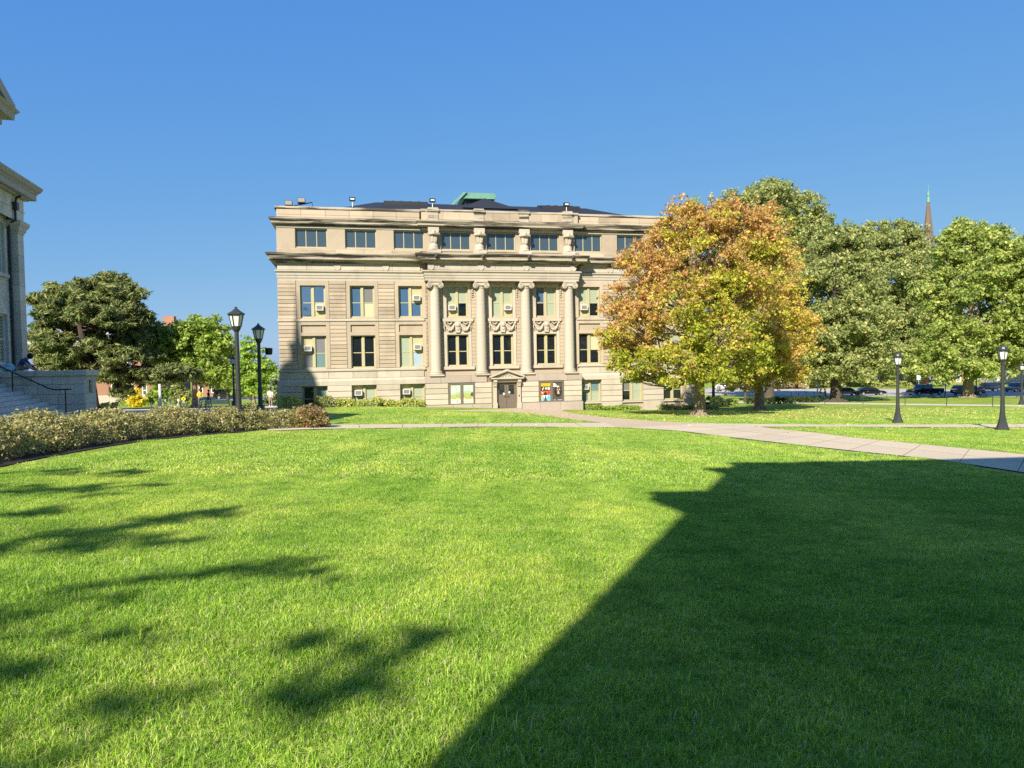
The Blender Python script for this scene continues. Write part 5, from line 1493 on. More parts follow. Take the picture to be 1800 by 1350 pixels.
DKH = pal((.035, .055, .018), (.05, .07, .022), (.03, .045, .016))
shr_px('dark block of clipped hedge between the two maple trunks', 1243, 1282, 78, 1.15, 1.6, 55, DKH, 110)
shr_px('dark hedge row under the golden maple', 1312, 1398, 90, .85, 1.3, 56, DKH, 70)
shr_px('dark round bushes left of the two people', 1402, 1437, 92, .8, 1.4, 57, DKH, 80, 'bush')
shr_px('small green bush beside the dark hedge block', 1284, 1296, 84, .9, 1.2, 61, LIM, 80, 'bush')
shr_px('grassy green bushes in front of the brick building', 205, 262, 92, .9, 1.6, 62, OAK2, 40, 'bush')
shr_px('olive bushes behind the white marker posts', 300, 345, 92, 1.1, 1.6, 63, FND, 40, 'bush')
shr_px('green bushes behind the parked navy cars', 1715, 1762, 160, 1.6, 2.4, 64, OAK, 40, 'bush')
shr_px('yellow green bushes beyond the parked black sedan', 1535, 1600, 160, 1.6, 2.4, 65, FND, 30, 'bush')

# --- fallen leaves
def fallen():
    rng = np.random.default_rng(70)
    P = []
    for (cx, cy, sx, sy, n) in ((b2[0] + 2, b2[1] - 12, 9, 5, 4200), (b1[0] + 4, b1[1] - 2, 7, 3.2, 1500), (28, 60, 12, 8, 1500), (12, 50, 6, 6, 160), (-4, 60, 6, 2, 60), (24, 36, 8, 4, 70), (0, 30, 10, 8, 16)):
        P.append(np.stack([rng.normal(cx, sx, n), rng.normal(cy, sy, n)], 1))
    P = np.concatenate(P); P = P[(P[:, 1] > 6) & (P[:, 1] < 84)]
    z = gz(P[:, 0], P[:, 1]) + .045
    C = np.concatenate([P, z[:, None]], 1)
    v, f, c = leaf_quads(C, .02, 1, .085, .3, rng, pal((.72, .60, .16), (.78, .66, .28), (.55, .36, .10), (.80, .72, .38), k=1.), 3., 1.15)
    tag(link(fast_mesh('fallen_leaves', v, f, MAT['leaf'], c), 'fallen_leaves'), 'yellow fallen leaves scattered over the lawn under the maples', 'leaves', kind='stuff')
fallen()

# ------------------------------------------------------------------ lamp posts
def lamp_post(px, py, top, lab, style, D=None, group=None, extra=None):
    if D is None: b = at(px, py); b = Vector((b.x, b.y, gzf(b.x, b.y)))
    else: b = Vector(onground(px, D))
    d = ray(px, top); H = (EYE + d * (b.y / d.y)).z - b.z
    t = thing('lamp_post', lab, 'lamp post', b, .3, group)
    s = H / 4.0
    if style == 'flared':
        bs = MB(); bs.lathe([(.29, -.1), (.29, .06), (.265, .10), (.22, .22), (.165, .42), (.125, .66), (.10, .92)], n=8)
        po = MB(); po.lathe([(.10, .9), (.085, 1.4), (.072, 3.02), (.10, 3.03), (.10, 3.08), (.075, 3.1), (.085, 3.16), (.125, 3.2), (.125, 3.24)], n=12)
        z0, z1, r0, r1 = 3.24, 3.66, .135, .225
    else:
        bs = MB(); bs.lathe([(.30, -.1), (.30, .05), (.24, .08), (.24, .16), (.18, .20), (.165, .62), (.12, .68)], n=8)
        po = MB(); po.lathe([(.095, .66), (.088, 1.3), (.098, 1.31), (.098, 1.35), (.082, 1.36), (.066, 3.2), (.08, 3.21), (.13, 3.3), (.14, 3.36)], n=12)
        z0, z1, r0, r1 = 3.36, 3.76, .14, .225
    for m in (bs, po): m.v = [(x * s, y * s, z * s if z > 0 else z) for x, y, z in m.v]
    bs.build('base', MAT['lamppost'], t, 30.); po.build('pole', MAT['lamppost'], t, 30.)
    l = MB()
    n = 6
    for k in range(n):
        a = k * 2 * math.pi / n
        l.tube([(r0 * math.cos(a), r0 * math.sin(a), z0), (r1 * math.cos(a), r1 * math.sin(a), z1)], .016, 5)
        a2 = (k + 1) * 2 * math.pi / n
        l.tube([(r1 * math.cos(a), r1 * math.sin(a), z1), (r1 * math.cos(a2), r1 * math.sin(a2), z1)], .02, 5)
        l.tube([(r0 * math.cos(a), r0 * math.sin(a), z0 + .01), (r0 * math.cos(a2), r0 * math.sin(a2), z0 + .01)], .02, 5)
    l.v = [(x * s, y * s, z * s) for x, y, z in l.v]
    lo = l.build('lantern', MAT['lamppost'], t)
    for k in range(n):
        a, a2 = k * 2 * math.pi / n, (k + 1) * 2 * math.pi / n; q = .93
        g = MB(); g.quad([(r0 * q * math.cos(a) * s, r0 * q * math.sin(a) * s, z0 * s), (r0 * q * math.cos(a2) * s, r0 * q * math.sin(a2) * s, z0 * s), (r1 * q * math.cos(a2) * s, r1 * q * math.sin(a2) * s, z1 * s), (r1 * q * math.cos(a) * s, r1 * q * math.sin(a) * s, z1 * s)])
        g.build('pane', MAT['frost'], lo)
    r = MB()
    if style == 'flared': prof = [(r1 + .05, z1), (r1 + .05, z1 + .03), (r1 - .02, z1 + .07), (.17, z1 + .16), (.07, z1 + .21), (.05, z1 + .24), (.055, z1 + .27), (.01, z1 + .32)]
    else: prof = [(r1 + .05, z1), (r1 + .05, z1 + .03), (r1 * .55, z1 + .13), (.05, z1 + .20), (.03, z1 + .215), (.05, z1 + .235), (.03, z1 + .255), (.0, z1 + .24 + .0)]
    if style != 'flared': prof[-1] = (.005, 4.0)
    r.lathe(prof, n=6 if style != 'flared' else 12); r.v = [(x * s, y * s, z * s) for x, y, z in r.v]
    r.build('lantern_roof', MAT['lamppost'], lo)
    if extra:  # unlit black ribbed fixture hung from a side bracket
        e = MB(); e.tube([(.05, 0, 2.98 * s), (.25, -.02, 3.02 * s), (.36, -.05, 3.0 * s)], .018, 6)
        e.lathe([(.11, 2.72 * s), (.13, 2.74 * s), (.15, 2.95 * s), (.17, 2.96 * s), (.17, 3.0 * s), (.02, 3.01 * s)], (.44, -.06, 0), 10)
        for k in range(10):
            a = k * .628; e.tube([(.44 + .14 * math.cos(a), -.06 + .14 * math.sin(a), 2.74 * s), (.44 + .165 * math.cos(a), -.06 + .165 * math.sin(a), 2.95 * s)], .012, 4)
        e.build('bracket_fixture', MAT['black'], t)
    return t
GL = 'tall lamp posts by the hedge'
GRP = 'flared lamp posts on the right lawn'
lamp_post(421, 756, 540, 'tallest dark lamp post rising out of the low hedge', 'slim', None, GL)
lamp_post(457, 0, 569, 'dark lamp post with a black ribbed fixture on a side bracket', 'slim', 33.5, GL, True)
lamp_post(411, 0, 625, 'smaller black lamp post seen just left of the tallest one', 'slim', 56, GL)
lamp_post(256, 0, 690, 'short distant black lamp post in front of the brick building window', 'slim', 118, GL)
lamp_post(195, 0, 690, 'tiny distant lamp post by the corner of the grey terrace wall', 'slim', 118, GL)
lamp_post(1762, 757, 603, 'nearest flared lamp post on the grass strip at the right', 'flared', None, GRP)
lamp_post(1578, 744, 617, 'flared lamp post standing alone on the leaf strewn right lawn', 'flared', None, GRP)
lamp_post(1796, 711, 636, 'farther flared lamp post cut by the right edge of the picture', 'flared', None, GRP)
lamp_post(1716, 0, 650, 'thin dark lamp post beside the thick pale oak trunk', 'slim', 112, GRP)

# ------------------------------------------------------------------ signs and posts
def post_sign(px, D, top, lab, kind, r=.03, name='sign', cat='sign'):
    b = Vector(onground(px, D)); H = deep(px, top, D).z - b.z
    t = thing(name, lab, cat, b, GRID)
    MB().tube([(0, 0, -.2), (0, 0, H)], r, 8).build('post', MAT['white'] if kind != 'dark' else MAT['black'], t)
    k = D / FPX
    if kind == 'diamond':
        w = 4.2 * k
        MB().prism([(-w, H - w), (0, H - 2 * w), (w, H - w), (0, H)], 'y', -r - .03, -r - .005).build('panel', MAT['yellow'], t)
        MB().prism([(-w * .25, H - w * 1.2), (w * .2, H - w * 1.3), (w * .25, H - w * .7), (0, H - w * .55)], 'y', -r - .04, -r - .031).build('symbol', MAT['black'], t)
        MB().box(-2.6 * k, 2.6 * k, -r - .03, -r - .005, H - 2 * w - 5 * k, H - 2 * w - .6 * k).build('plate', MAT['white'], t)
    if kind == 'square':
        w = 4.4 * k
        MB().box(-w, w, -r - .03, -r - .005, H - 2 * w, H).build('panel', MAT['white'], t)
        m = MB(); m.box(-w * .1, w * .12, -r - .036, -r - .031, H - w * 1.5, H - w * .9); m.box(w * .3, w * .55, -r - .036, -r - .031, H - w * .9, H - w * .75); m.build('symbol', MAT['black'], t)
    if kind == 'disc':
        m = MB(); m.lathe([(.001, 0), (2.1 * k, 0), (2.1 * k, .03), (.001, .03)], n=16); o = m.build('panel', MAT['white'], t); o.rotation_euler = (R(90), 0, 0); o.location = (0, -r, H - 2 * k)
    return t
post_sign(322, 60, 697, 'yellow diamond sign with a white plate beside the green tree trunk', 'diamond')
post_sign(441, 80, 690, 'yellow diamond sign with a white plate between the two tall lamp posts', 'diamond')
post_sign(298, 60, 701, 'white post with a round white panel right of the thick white pole', 'disc', .05, 'marker_post', 'post')
post_sign(313, 60, 701, 'white post with a round white panel beside the yellow diamond sign', 'disc', .05, 'marker_post', 'post')
post_sign(281, 59, 675, 'tall thick white pole in front of the brick building', 'plain', .11, 'white_pole', 'pole')
for px, lab in ((277, 'short white post left of the tall white pole'), (265, 'thin white post right of the yellow tree'), (290, 'short pale post right of the tall white pole'), (308, 'short pale post between the two round topped white posts')):
    post_sign(px, 59, 707, lab, 'plain', .05, 'marker_post', 'post')
post_sign(1753, 150, 660, 'square white street sign above the navy cars', 'square', .03)
post_sign(1615, 150, 659, 'white street sign above the black pickup truck', 'square', .03)
post_sign(1662, 118, 660, 'dark sign post behind the tailgate of the pickup truck', 'dark', .06, 'sign_post', 'post')
post_sign(1437, 118, 668, 'pale green utility post behind the two people', 'plain', .12, 'utility_post', 'post')

# low wire fences on the right lawn
def fence(lab, pts, h, r):
    p0 = pts[0]; t = thing('wire_fence', lab, 'fence', p0, 0)
    w = MB()
    for p in pts:
        q = Vector(p) - Vector(p0)
        MB().tube([(q.x, q.y, q.z - .2), (q.x, q.y, q.z + h), (q.x, q.y, q.z + h + .03)], [r, r, r * .4], 7).build('post', MAT['lamppost'], t)
    for a, b in zip(pts[:-1], pts[1:]):
        a, b = Vector(a) - Vector(p0), Vector(b) - Vector(p0)
        n = [tuple(a.lerp(b, k / 6) + Vector((0, 0, h * .88 - .10 * math.sin(math.pi * k / 6)))) for k in range(7)]
        w.tube(n, .008, 4, 0, False)
    w.build('wire', MAT['black'], t)
fence('low post and wire fence running across the right lawn by the far path', [ground(px, py) for px, py in ((1078, 714), (1138, 713), (1198, 712), (1262, 712), (1325, 712), (1381, 711.5), (1450, 711), (1517, 710.5), (1591, 712), (1664, 713.5), (1745, 715), (1830, 716.5))], 1.0, .035)
fence('low dark post and rail fence along the street edge', [ground(px, 698 + (px - 1270) * .002) for px in (1230, 1273, 1292, 1340, 1391, 1404, 1417, 1431, 1480, 1559, 1640, 1660, 1695, 1733, 1787, 1840)], .9, .04)

# ------------------------------------------------------------------ benches and bicycle
def bench(px, D, rz, lab, slat, group=None, L=1.7):
    b = onground(px, D); t = thing('park_bench', lab, 'bench', b, rz, group)
    for k in range(5): MB().box(-L / 2, L / 2, -.02 - .09 * k - .075, -.02 - .09 * k, .43, .46).build('slat', MAT[slat], t)
    for k in range(5):
        z = .50 + .068 * k; y = .03 + .028 * k; MB().box(-L / 2, L / 2, y, y + .025, z, z + .055).build('slat', MAT[slat], t)
    for sx in (-1, 1):
        x = sx * (L / 2 - .04)
        f = MB(); f.tube([(x, -.46, 0), (x, -.44, .42), (x, .0, .42), (x, .16, .86)], .024, 7); f.tube([(x, .18, 0), (x, .02, .42)], .024, 7)
        pts = [(x, -.22 + .24 * math.cos(a), .50 + .22 * math.sin(a)) for a in np.linspace(-.3, 3.5, 12)]; f.tube(pts, .02, 6)
        pts = [(x, -.25 + .12 * math.cos(a), .54 + .1 * math.sin(a)) for a in np.linspace(-.3, 4.5, 12)]; f.tube(pts, .016, 6)
        f.build('side_frame', MAT['black'], t)
    return t
bench(198, 46, OCR - R(90), 'black bench with scrolled iron sides just right of the terrace wall', 'black', 'black benches by the terrace', 1.6)
bench(180, 43, OCR - R(90), 'black bench half hidden by the end of the terrace wall', 'black', 'black benches by the terrace', 1.6)
bench(382, 57, R(176), 'weathered pale slatted bench seen from behind over the hedge', 'bench_wood', None, 2.0)
def bicycle(px, D, rz, lab):
    b = onground(px, D); t = thing('bicycle', lab, 'bicycle', b, rz)
    for x in (-.52, .52):
        w = MB(); w.tube([(x + .33 * math.cos(a), 0, .34 + .33 * math.sin(a)) for a in np.linspace(0, 6.283, 22)], .02, 5)
        o = w.build('wheel', MAT['rubber'], t); s = MB()
        for a in np.linspace(0, 3.14, 7)[:-1]: s.tube([(x - .32 * math.cos(a), 0, .34 - .32 * math.sin(a)), (x + .32 * math.cos(a), 0, .34 + .32 * math.sin(a))], .004, 3)
        s.build('spokes', MAT['grey_paint'], o)
    f = MB()
    for a, c in (((-.52, 0, .34), (-.12, 0, .30)), ((-.12, 0, .30), (-.25, 0, .85)), ((-.25, 0, .78), (.38, 0, .82)), ((-.12, 0, .30), (.40, 0, .74)), ((-.52, 0, .34), (-.25, 0, .80)), ((.52, 0, .34), (.36, 0, .95))): f.tube([a, c], .018, 6)
    f.build('frame', MAT['grey_paint'], t)
    MB().tube([(.34, -.28, .98), (.36, 0, 1.0), (.34, .28, .98)], .015, 6).build('handlebar', MAT['black'], t)
    MB().ball((-.27, 0, .88), .13, 8, 0, (1.1, .6, .35)).build('saddle', MAT['black'], t)
bicycle(347, 58, R(15), 'grey bicycle parked left of the pale slatted bench')
bicycle(356, 59.5, R(-20), 'second bicycle leaning close to the end of the pale slatted bench')

# ------------------------------------------------------------------ people
def person(lab, loc, rz, J, R_, parts, hair=True, hairlong=False, z=0., scale=1., hold=None):
    """J joints; R_ radii; parts: list of (joint chain, material key)"""
    t = thing('person', lab, 'person', loc, rz)
    t.scale = (scale,) * 3
    names = list(J); idx = {k: i for i, k in enumerate(names)}
    edges = []; em = []
    for chain, mk in parts:
        for a, b in zip(chain[:-1], chain[1:]): edges.append((idx[a], idx[b])); em.append(mk)
    me = bpy.data.meshes.new('body'); me.from_pydata([J[k] for k in names], edges, [])
    o = bpy.data.objects.new('body', me); COL.objects.link(o)
    md = o.modifiers.new('skin', 'SKIN'); md.use_smooth_shade = True
    for i, k in enumerate(names):
        r = R_[k] if k in R_ else .03
        v = me.skin_vertices[0].data[i]; v.radius = (r, r) if not hasattr(r, '__len__') else r; v.use_root = k == 'pelvis'
    o.modifiers.new('sub', 'SUBSURF').levels = 1
    dg = bpy.context.evaluated_depsgraph_get(); dg.update()
    m2 = bpy.data.meshes.new_from_object(o.evaluated_get(dg)); bpy.data.objects.remove(o); m2.name = 'body'
    keys = sorted(set(em)); m2.materials.clear()
    for k in keys: m2.materials.append(MAT[k])
    A = np.array([J[names[a]] for a, b in edges]); B = np.array([J[names[b]] for a, b in edges])
    for p in m2.polygons:
        c = np.array(p.center); ab = B - A; tt = np.clip(((c - A) * ab).sum(1) / (ab * ab).sum(1), 0, 1)
        d = np.linalg.norm(A + ab * tt[:, None] - c, axis=1); p.material_index = keys.index(em[int(d.argmin())]); p.use_smooth = True
    bo = link(m2, 'body', t)
    hd = Vector(J['head'])
    f = MB(); 
    up = (hd - Vector(J['neck'])).normalized()
    if hair:
        h = MB(); h.ball(tuple(hd + up * .035 + Vector((0, .025, 0))), .122, 10, 0, (.92, 1.02, .98 if not hairlong else 1.15))
        h.build('hair', MAT['hair'], t, True)
    fc = MB()
    for sx in (-1, 1):
        fc.ball(tuple(hd + Vector((sx * .036, -.088, .0))), .013, 6); fc.ball(tuple(hd + Vector((sx * .09, .0, -.01))), .025, 6, 1, (.4, .8, 1.2))
    fc.ball(tuple(hd + Vector((0, -.108, -.025))), .018, 6, 1, (.8, 1, 1.3)); fc.box(hd.x - .025, hd.x + .025, hd.y - .099, hd.y - .09, hd.z - .066, hd.z - .058, 2)
    fc.build('face', [MAT['hair'], MAT['skin'], MAT['redlamp']], t)
    return t
def hand(J, R_, parts, side, wrist, d, curl):
    """palm, four fingers and a thumb beyond a wrist"""
    w = Vector(J[wrist]); d = Vector(d).normalized(); s = d.cross(Vector((0, 0, 1))); s = s.normalized() if s.length > .1 else Vector((1, 0, 0))
    pk = side + 'palm'; J[pk] = tuple(w + d * .06); R_[pk] = (.034, .02); parts.append(((wrist, pk), 'skin'))
    for k, (o_, ln) in enumerate(((-.03, .065), (-.01, .08), (.01, .075), (.03, .058))):
        a, b, c = (side + 'f%d%s' % (k, q) for q in 'abc')
        J[a] = tuple(w + d * .10 + s * o_); J[b] = tuple(w + d * (.10 + ln * .55) + s * o_ + Vector((0, 0, -curl * .02))); J[c] = tuple(w + d * (.10 + ln * .9) + s * o_ + Vector((0, 0, -curl * .06)))
        for q in (a, b, c): R_[q] = .0095
        parts.append(((pk, a, b, c), 'skin'))
    a, b = side + 'ta', side + 'tb'
    J[a] = tuple(w + d * .05 + s * -.05); J[b] = tuple(w + d * .10 + s * -.062 + Vector((0, 0, -.01))); R_[a] = .012; R_[b] = .0095
    parts.append(((pk, a, b), 'skin'))
def stand(top, legs, shoes, stride=0., look=0., armfwd=0., sleeve=None, bend=0.):
    """a standing or striding figure about 1.75 m tall, facing -y"""
    s = stride; b = bend
    J = dict(pelvis=(0, 0, .94), waist=(0, -.01 - b * .05, 1.08), chest=(0, .0 - b * .12, 1.30), neck=(0, -.01 - b * .2, 1.49), head=(0, -.04 - b * .28, 1.64), crown=(0, -.03 - b * .3, 1.715))
    Rr = dict(pelvis=(.155, .11), waist=(.14, .10), chest=(.175, .115), neck=.058, head=(.082, .10), crown=(.062, .075))
    parts = [(('pelvis', 'waist', 'chest', 'neck'), top), (('neck', 'head', 'crown'), 'skin')]
    for q, sx in (('l', 1), ('r', -1)):
        st = s * sx
        J[q + 'hip'] = (sx * .09, 0, .88); J[q + 'knee'] = (sx * .10, -.03 - st * .17, .50); J[q + 'ank'] = (sx * .10, .02 - st * .24 + (.06 if st < 0 else 0), .09 + (.05 if st < 0 else 0)); J[q + 'toe'] = (sx * .115, -.13 - st * .26 + (.06 if st < 0 else 0), .035)
        Rr.update({q + 'hip': .095, q + 'knee': .062, q + 'ank': .043, q + 'toe': .042})
        parts += [(('pelvis', q + 'hip', q + 'knee', q + 'ank'), legs), ((q + 'ank', q + 'toe'), shoes)]
        J[q + 'sh'] = (sx * .185, -.0 - b * .14, 1.41); J[q + 'el'] = (sx * .235, .03 + st * .12 - armfwd * .10 - b * .1, 1.13); J[q + 'wr'] = (sx * (.24 - armfwd * .12), -.06 + st * .20 - armfwd * .26 - b * .1, .90 + armfwd * .22)
        Rr.update({q + 'sh': .066, q + 'el': .045, q + 'wr': .03})
        parts += [(('chest', q + 'sh', q + 'el'), top), ((q + 'el', q + 'wr'), sleeve or 'skin')]
        hand(J, Rr, parts, q, q + 'wr', (0, -.6 * armfwd - .1, -1 + armfwd * .8), 1)
    return J, Rr, parts
def place(px, D): return onground(px, D)
person('person in black walking behind the pale slatted bench on the left', place(366, 74), R(80), *stand('black_cloth', 'black_cloth', 'black_cloth', 1.0))
person('person in grey top and dark shorts facing the other by the oak trunk', place(1441, 95), R(95), *stand('grey_cloth', 'black_cloth', 'skin', .1, 0, .9, None, .4))
person('person in dark trousers standing closest to the buttressed oak trunk', place(1451, 95.2), R(-85), *stand('grey_cloth', 'black_cloth', 'black_cloth', .1, 0, 1.0, None, .2))
person('person in a bright white top among the bushes by the hall corner', place(475, 66), R(20), *stand('white_cloth', 'tan_cloth', 'white_cloth', .3, 0, .6, None, .6))
person('person in a bright yellow top bending over by the bicycles', place(351, 62), R(30), *stand('yellow', 'grey_cloth', 'black_cloth', .2, 0, 1., None, 1.0))
def sit():
    J = dict(pelvis=(0, .12, .13), waist=(0, .10, .26), chest=(0, -.04, .46), neck=(0, -.19, .58), head=(0, -.30, .66), crown=(0, -.34, .735))
    Rr = dict(pelvis=(.16, .13), waist=(.15, .115), chest=(.18, .125), neck=.058, head=(.082, .10), crown=(.064, .078))
    parts = [(('pelvis', 'waist', 'chest', 'neck'), 'blue_cloth'), (('neck', 'head', 'crown'), 'skin')]
    for q, sx in (('l', 1), ('r', -1)):
        J[q + 'hip'] = (sx * .10, .08, .12); J[q + 'knee'] = (sx * .27, -.34, .20); J[q + 'ank'] = (sx * -.04, -.46 - .05 * sx, .07); J[q + 'toe'] = (sx * -.16, -.56 - .05 * sx, .05)
        Rr.update({q + 'hip': .09, q + 'knee': .066, q + 'ank': .045, q + 'toe': .042})
        parts += [(('pelvis', q + 'hip', q + 'knee'), 'tan_cloth'), ((q + 'knee', q + 'ank'), 'skin'), ((q + 'ank', q + 'toe'), 'grey_cloth')]
        J[q + 'sh'] = (sx * .19, -.06, .50); J[q + 'el'] = (sx * .27, -.22, .28); J[q + 'wr'] = (sx * .11, -.42, .26)
        Rr.update({q + 'sh': .066, q + 'el': .045, q + 'wr': .031})
        parts += [(('chest', q + 'sh', q + 'el'), 'blue_cloth'), ((q + 'el', q + 'wr'), 'skin')]
        hand(J, Rr, parts, q, q + 'wr', (-sx * .5, -1, -.1), 1)
    return J, Rr, parts
sp_ = GM @ Vector((1.72, CHEEK + .75, .0))
person('person in a blue shirt sitting cross legged on the terrace wall looking down', sp_, OCR + R(90), *sit(), hairlong=True)
def bag():
    t = thing('backpack', 'pale teal backpack lying on the terrace wall beside the seated person', 'bag', GM @ Vector((1.28, CHEEK + .35, 0)), OCR + .4)
    m = MB(); m.ball((0, 0, .16), .24, 12, 0, (1.15, .75, .78)); m.ball((.05, -.1, .26), .15, 10, 0, (1.1, .8, .7)); m.build('body', MAT['teal_cloth'], t, True)
    MB().ball((.02, -.17, .13), .13, 10, 0, (1.1, .4, .8)).build('pocket', MAT['teal_cloth'], t, True)
    s = MB()
    for x in (-.1, .1): s.tube([(x, .1, .3), (x * 1.3, .22, .24), (x * 1.4, .2, .08)], .018, 5)
    s.build('strap', MAT['grey_cloth'], t)
bag()
def book():
    t = thing('open_book', 'open white book lying by the feet of the seated person', 'book', GM @ Vector((2.42, CHEEK + .5, 0)), OCR + .3)
    m = MB()
    for sx in (-1, 1): m.prism([(0, .0), (sx * .15, .012), (sx * .15, .024), (sx * .06, .034), (0, .02)], 'y', -.11, .11)
    m.build('pages', MAT['white_cloth'], t)
    MB().box(-.16, .16, -.12, .12, -.001, .004).build('cover', MAT['blue_cloth'], t)
book()

# ------------------------------------------------------------------ parked cars
def car(px, py, lab, kind, paint_, rz=0., D=None, group='vehicles parked along the street'):
    b = ground(px, py) if D is None else onground(px, D)
    t = thing('parked_car' if kind != 'pickup' else 'pickup_truck', lab, 'car' if kind != 'pickup' else 'truck', (b[0], b[1], b[2] + .02), GRID + rz, group)
    P = CAR[paint_]
    if kind == 'sedan': L, W, H, hood, cab = 4.8, 1.84, 1.46, .86, [(-2.0, .92), (-1.25, 1.40), (-.35, 1.46), (.45, 1.40), (1.35, .90)]
    elif kind == 'suv': L, W, H, hood, cab = 4.75, 1.9, 1.72, 1.02, [(-2.25, 1.05), (-1.95, 1.60), (-1.2, 1.71), (.2, 1.70), (.65, 1.60), (1.4, 1.04)]
    elif kind == 'van': L, W, H, hood, cab = 5.0, 1.95, 1.9, 1.1, [(-2.4, 1.1), (-2.3, 1.8), (-1.2, 1.9), (.6, 1.88), (1.0, 1.75), (1.7, 1.08)]
    else: L, W, H, hood, cab = 5.8, 1.98, 1.85, 1.12, [(-.75, 1.12), (-.6, 1.78), (.1, 1.85), (.85, 1.80), (1.5, 1.12)]
    h = L / 2; wr = .33 if kind == 'sedan' else .37; wx = (-h + .92, h - .92)
    # lower body: side outline with wheel arches, narrowed towards both ends
    low = [(-h, .45)]
    for x in wx: low += [(x - wr - .07, .26)] + [(x + (wr + .07) * math.cos(a), .34 + (wr + .07) * math.sin(a)) for a in np.linspace(math.pi, 0, 9)] + [(x + wr + .07, .26)]
    low += [(h - .05, .30), (h, .52), (h - .05, hood - .22), (h - .35, hood - .06), (h - 1.25, hood), (-h + 1.2, hood), (-h + .12, hood - .05), (-h, hood - .25)]
    if kind == 'pickup': low[-3:] = [(.8, hood), (-h + .05, hood), (-h, hood - .2)]
    body = MB(); n = len(low); xs = (-W / 2, -W / 2 + .10, W / 2 - .10, W / 2)
    for k, y in enumerate(xs):
        e = k in (0, 3)
        for x, z in low: body.v.append((x * (.985 if e else 1.), y, z + (0 if not e or z < hood - .15 else -.05)))
    for k in range(3):
        for i in range(n):
            j = (i + 1) % n; body.f.append((k * n + i, k * n + j, (k + 1) * n + j, (k + 1) * n + i)); body.m.append(0)
    body.f.append(tuple(range(n))[::-1]); body.f.append(tuple(3 * n + i for i in range(n))); body.m += [0, 0]
    m = len(cab); o = len(body.v); ins = .16
    for y, f_ in ((-W / 2 + .03, 0), (-W / 2 + ins + .05, 1), (W / 2 - ins - .05, 1), (W / 2 - .03, 0)):
        for x, z in cab: 
            q = (z - cab[0][1]) / (H - cab[0][1]); yy = math.copysign(W / 2 - .03 - q * ins, y) if not f_ else math.copysign(W / 2 - .08 - q * ins, y)
            body.v.append((x, yy, z - (.04 if not f_ and q > .8 else 0)))
    for k in range(3):
        for i in range(m - 1): body.f.append((o + k * m + i, o + k * m + i + 1, o + (k + 1) * m + i + 1, o + (k + 1) * m + i)); body.m.append(0)
    body.f.append(tuple(o + i for i in range(m))); body.f.append(tuple(o + 3 * m + i for i in reversed(range(m)))); body.m += [0, 0]
    body.build('body', P, t, 35.)
    # glass: windscreen, rear window and side windows, a little proud of the cabin
    def side_y(z): q = (z - cab[0][1]) / (H - cab[0][1]); return W / 2 - .03 - q * ins
    fr, re = (cab[-2], cab[-1]), (cab[0], cab[1])
    for nm, (a, c), off in (('windscreen', fr, .015), ('rear_window', re, -.015)):
        pts = []
        for q, sgn in ((.12, -1), (.12, 1), (.9, 1), (.9, -1)):
            lo, hi = (c, a) if nm == 'windscreen' else (a, c)
            x = lo[0] + (hi[0] - lo[0]) * q; z = lo[1] + (hi[1] - lo[1]) * q; pts.append((x + off, sgn * (side_y(z) - .12), z + .012))
        g = MB(); g.quad(pts); g.build(nm, MAT['carglass'], t)
    zt = H - .14; zb = cab[0][1] + .05
    x0 = cab[0][0] + (cab[1][0] - cab[0][0]) * .55 + .12; x1 = cab[-1][0] + (cab[-2][0] - cab[-1][0]) * .3 - .06
    cuts = [x0, (x0 + x1) / 2 - .04, x1] if kind in ('sedan', 'pickup') else [x0, x0 + (x1 - x0) * .3, x0 + (x1 - x0) * .64, x1]
    for sy in (-1, 1):
        for a, c in zip(cuts[:-1], cuts[1:]):
            a2, c2 = a + .035, c - .035
            ta = max(a2, cab[1][0] + .04); tc = min(c2, cab[-2][0] - .02)
            g = MB(); g.quad([(a2, sy * (side_y(zb) + .006), zb), (c2, sy * (side_y(zb) + .006), zb), (tc, sy * (side_y(zt) + .006), zt), (ta, sy * (side_y(zt) + .006), zt)]); g.build('side_window', MAT['carglass'], t)
        mr = MB(); mr.ball((x1 - .12, sy * (W / 2 + .08), zb + .08), .1, 7, 0, (.7, 1.1, .7)); mr.build('mirror', P, t, True)
        MB().box(cuts[1] - .5, cuts[1] - .34, sy * (W / 2) - .012, sy * (W / 2) + .012, hood - .16, hood - .13).build('handle', MAT['chrome'], t)
        MB().box(h - .30, h - .03, sy * (W / 2 - .32) - .17, sy * (W / 2 - .32) + .17, hood - .30, hood - .17).build('headlight', MAT['chrome'], t)
        MB().box(-h - .012, -h + .1, sy * (W / 2 - .2) - .15, sy * (W / 2 - .2) + .15, hood - .32, hood - .12).build('tail_light', MAT['redlamp'], t)
        for x in wx:
            w = MB(); w.lathe([(wr * .62, -.11), (wr * .92, -.11), (wr, -.07), (wr, .07), (wr * .92, .11), (wr * .62, .11)], n=20); o = w.build('wheel', MAT['rubber'], t, 35.)
            o.rotation_euler = (R(90), 0, 0); o.location = (x, sy * (W / 2 - .12), wr)
            q = MB(); q.lathe([(.01, .09), (wr * .2, .095), (wr * .3, .07), (wr * .6, .075), (wr * .66, .112)], n=10); q.lathe([(.01, -.09), (wr * .2, -.095), (wr * .3, -.07), (wr * .6, -.075), (wr * .66, -.112)], n=10); q.build('rim', MAT['rim'], o)
    bp = MB(); bp.box(h - .06, h + .03, -W / 2 + .2, W / 2 - .2, .34, .5); bp.box(-h - .03, -h + .06, -W / 2 + .15, W / 2 - .15, .38, .56); bp.build('bumper', MAT['black'] if kind != 'pickup' else MAT['rim'], t)
    MB().box(-h - .04, -h - .028, -.24, .24, .62, .74).build('number_plate', MAT['white'], t)
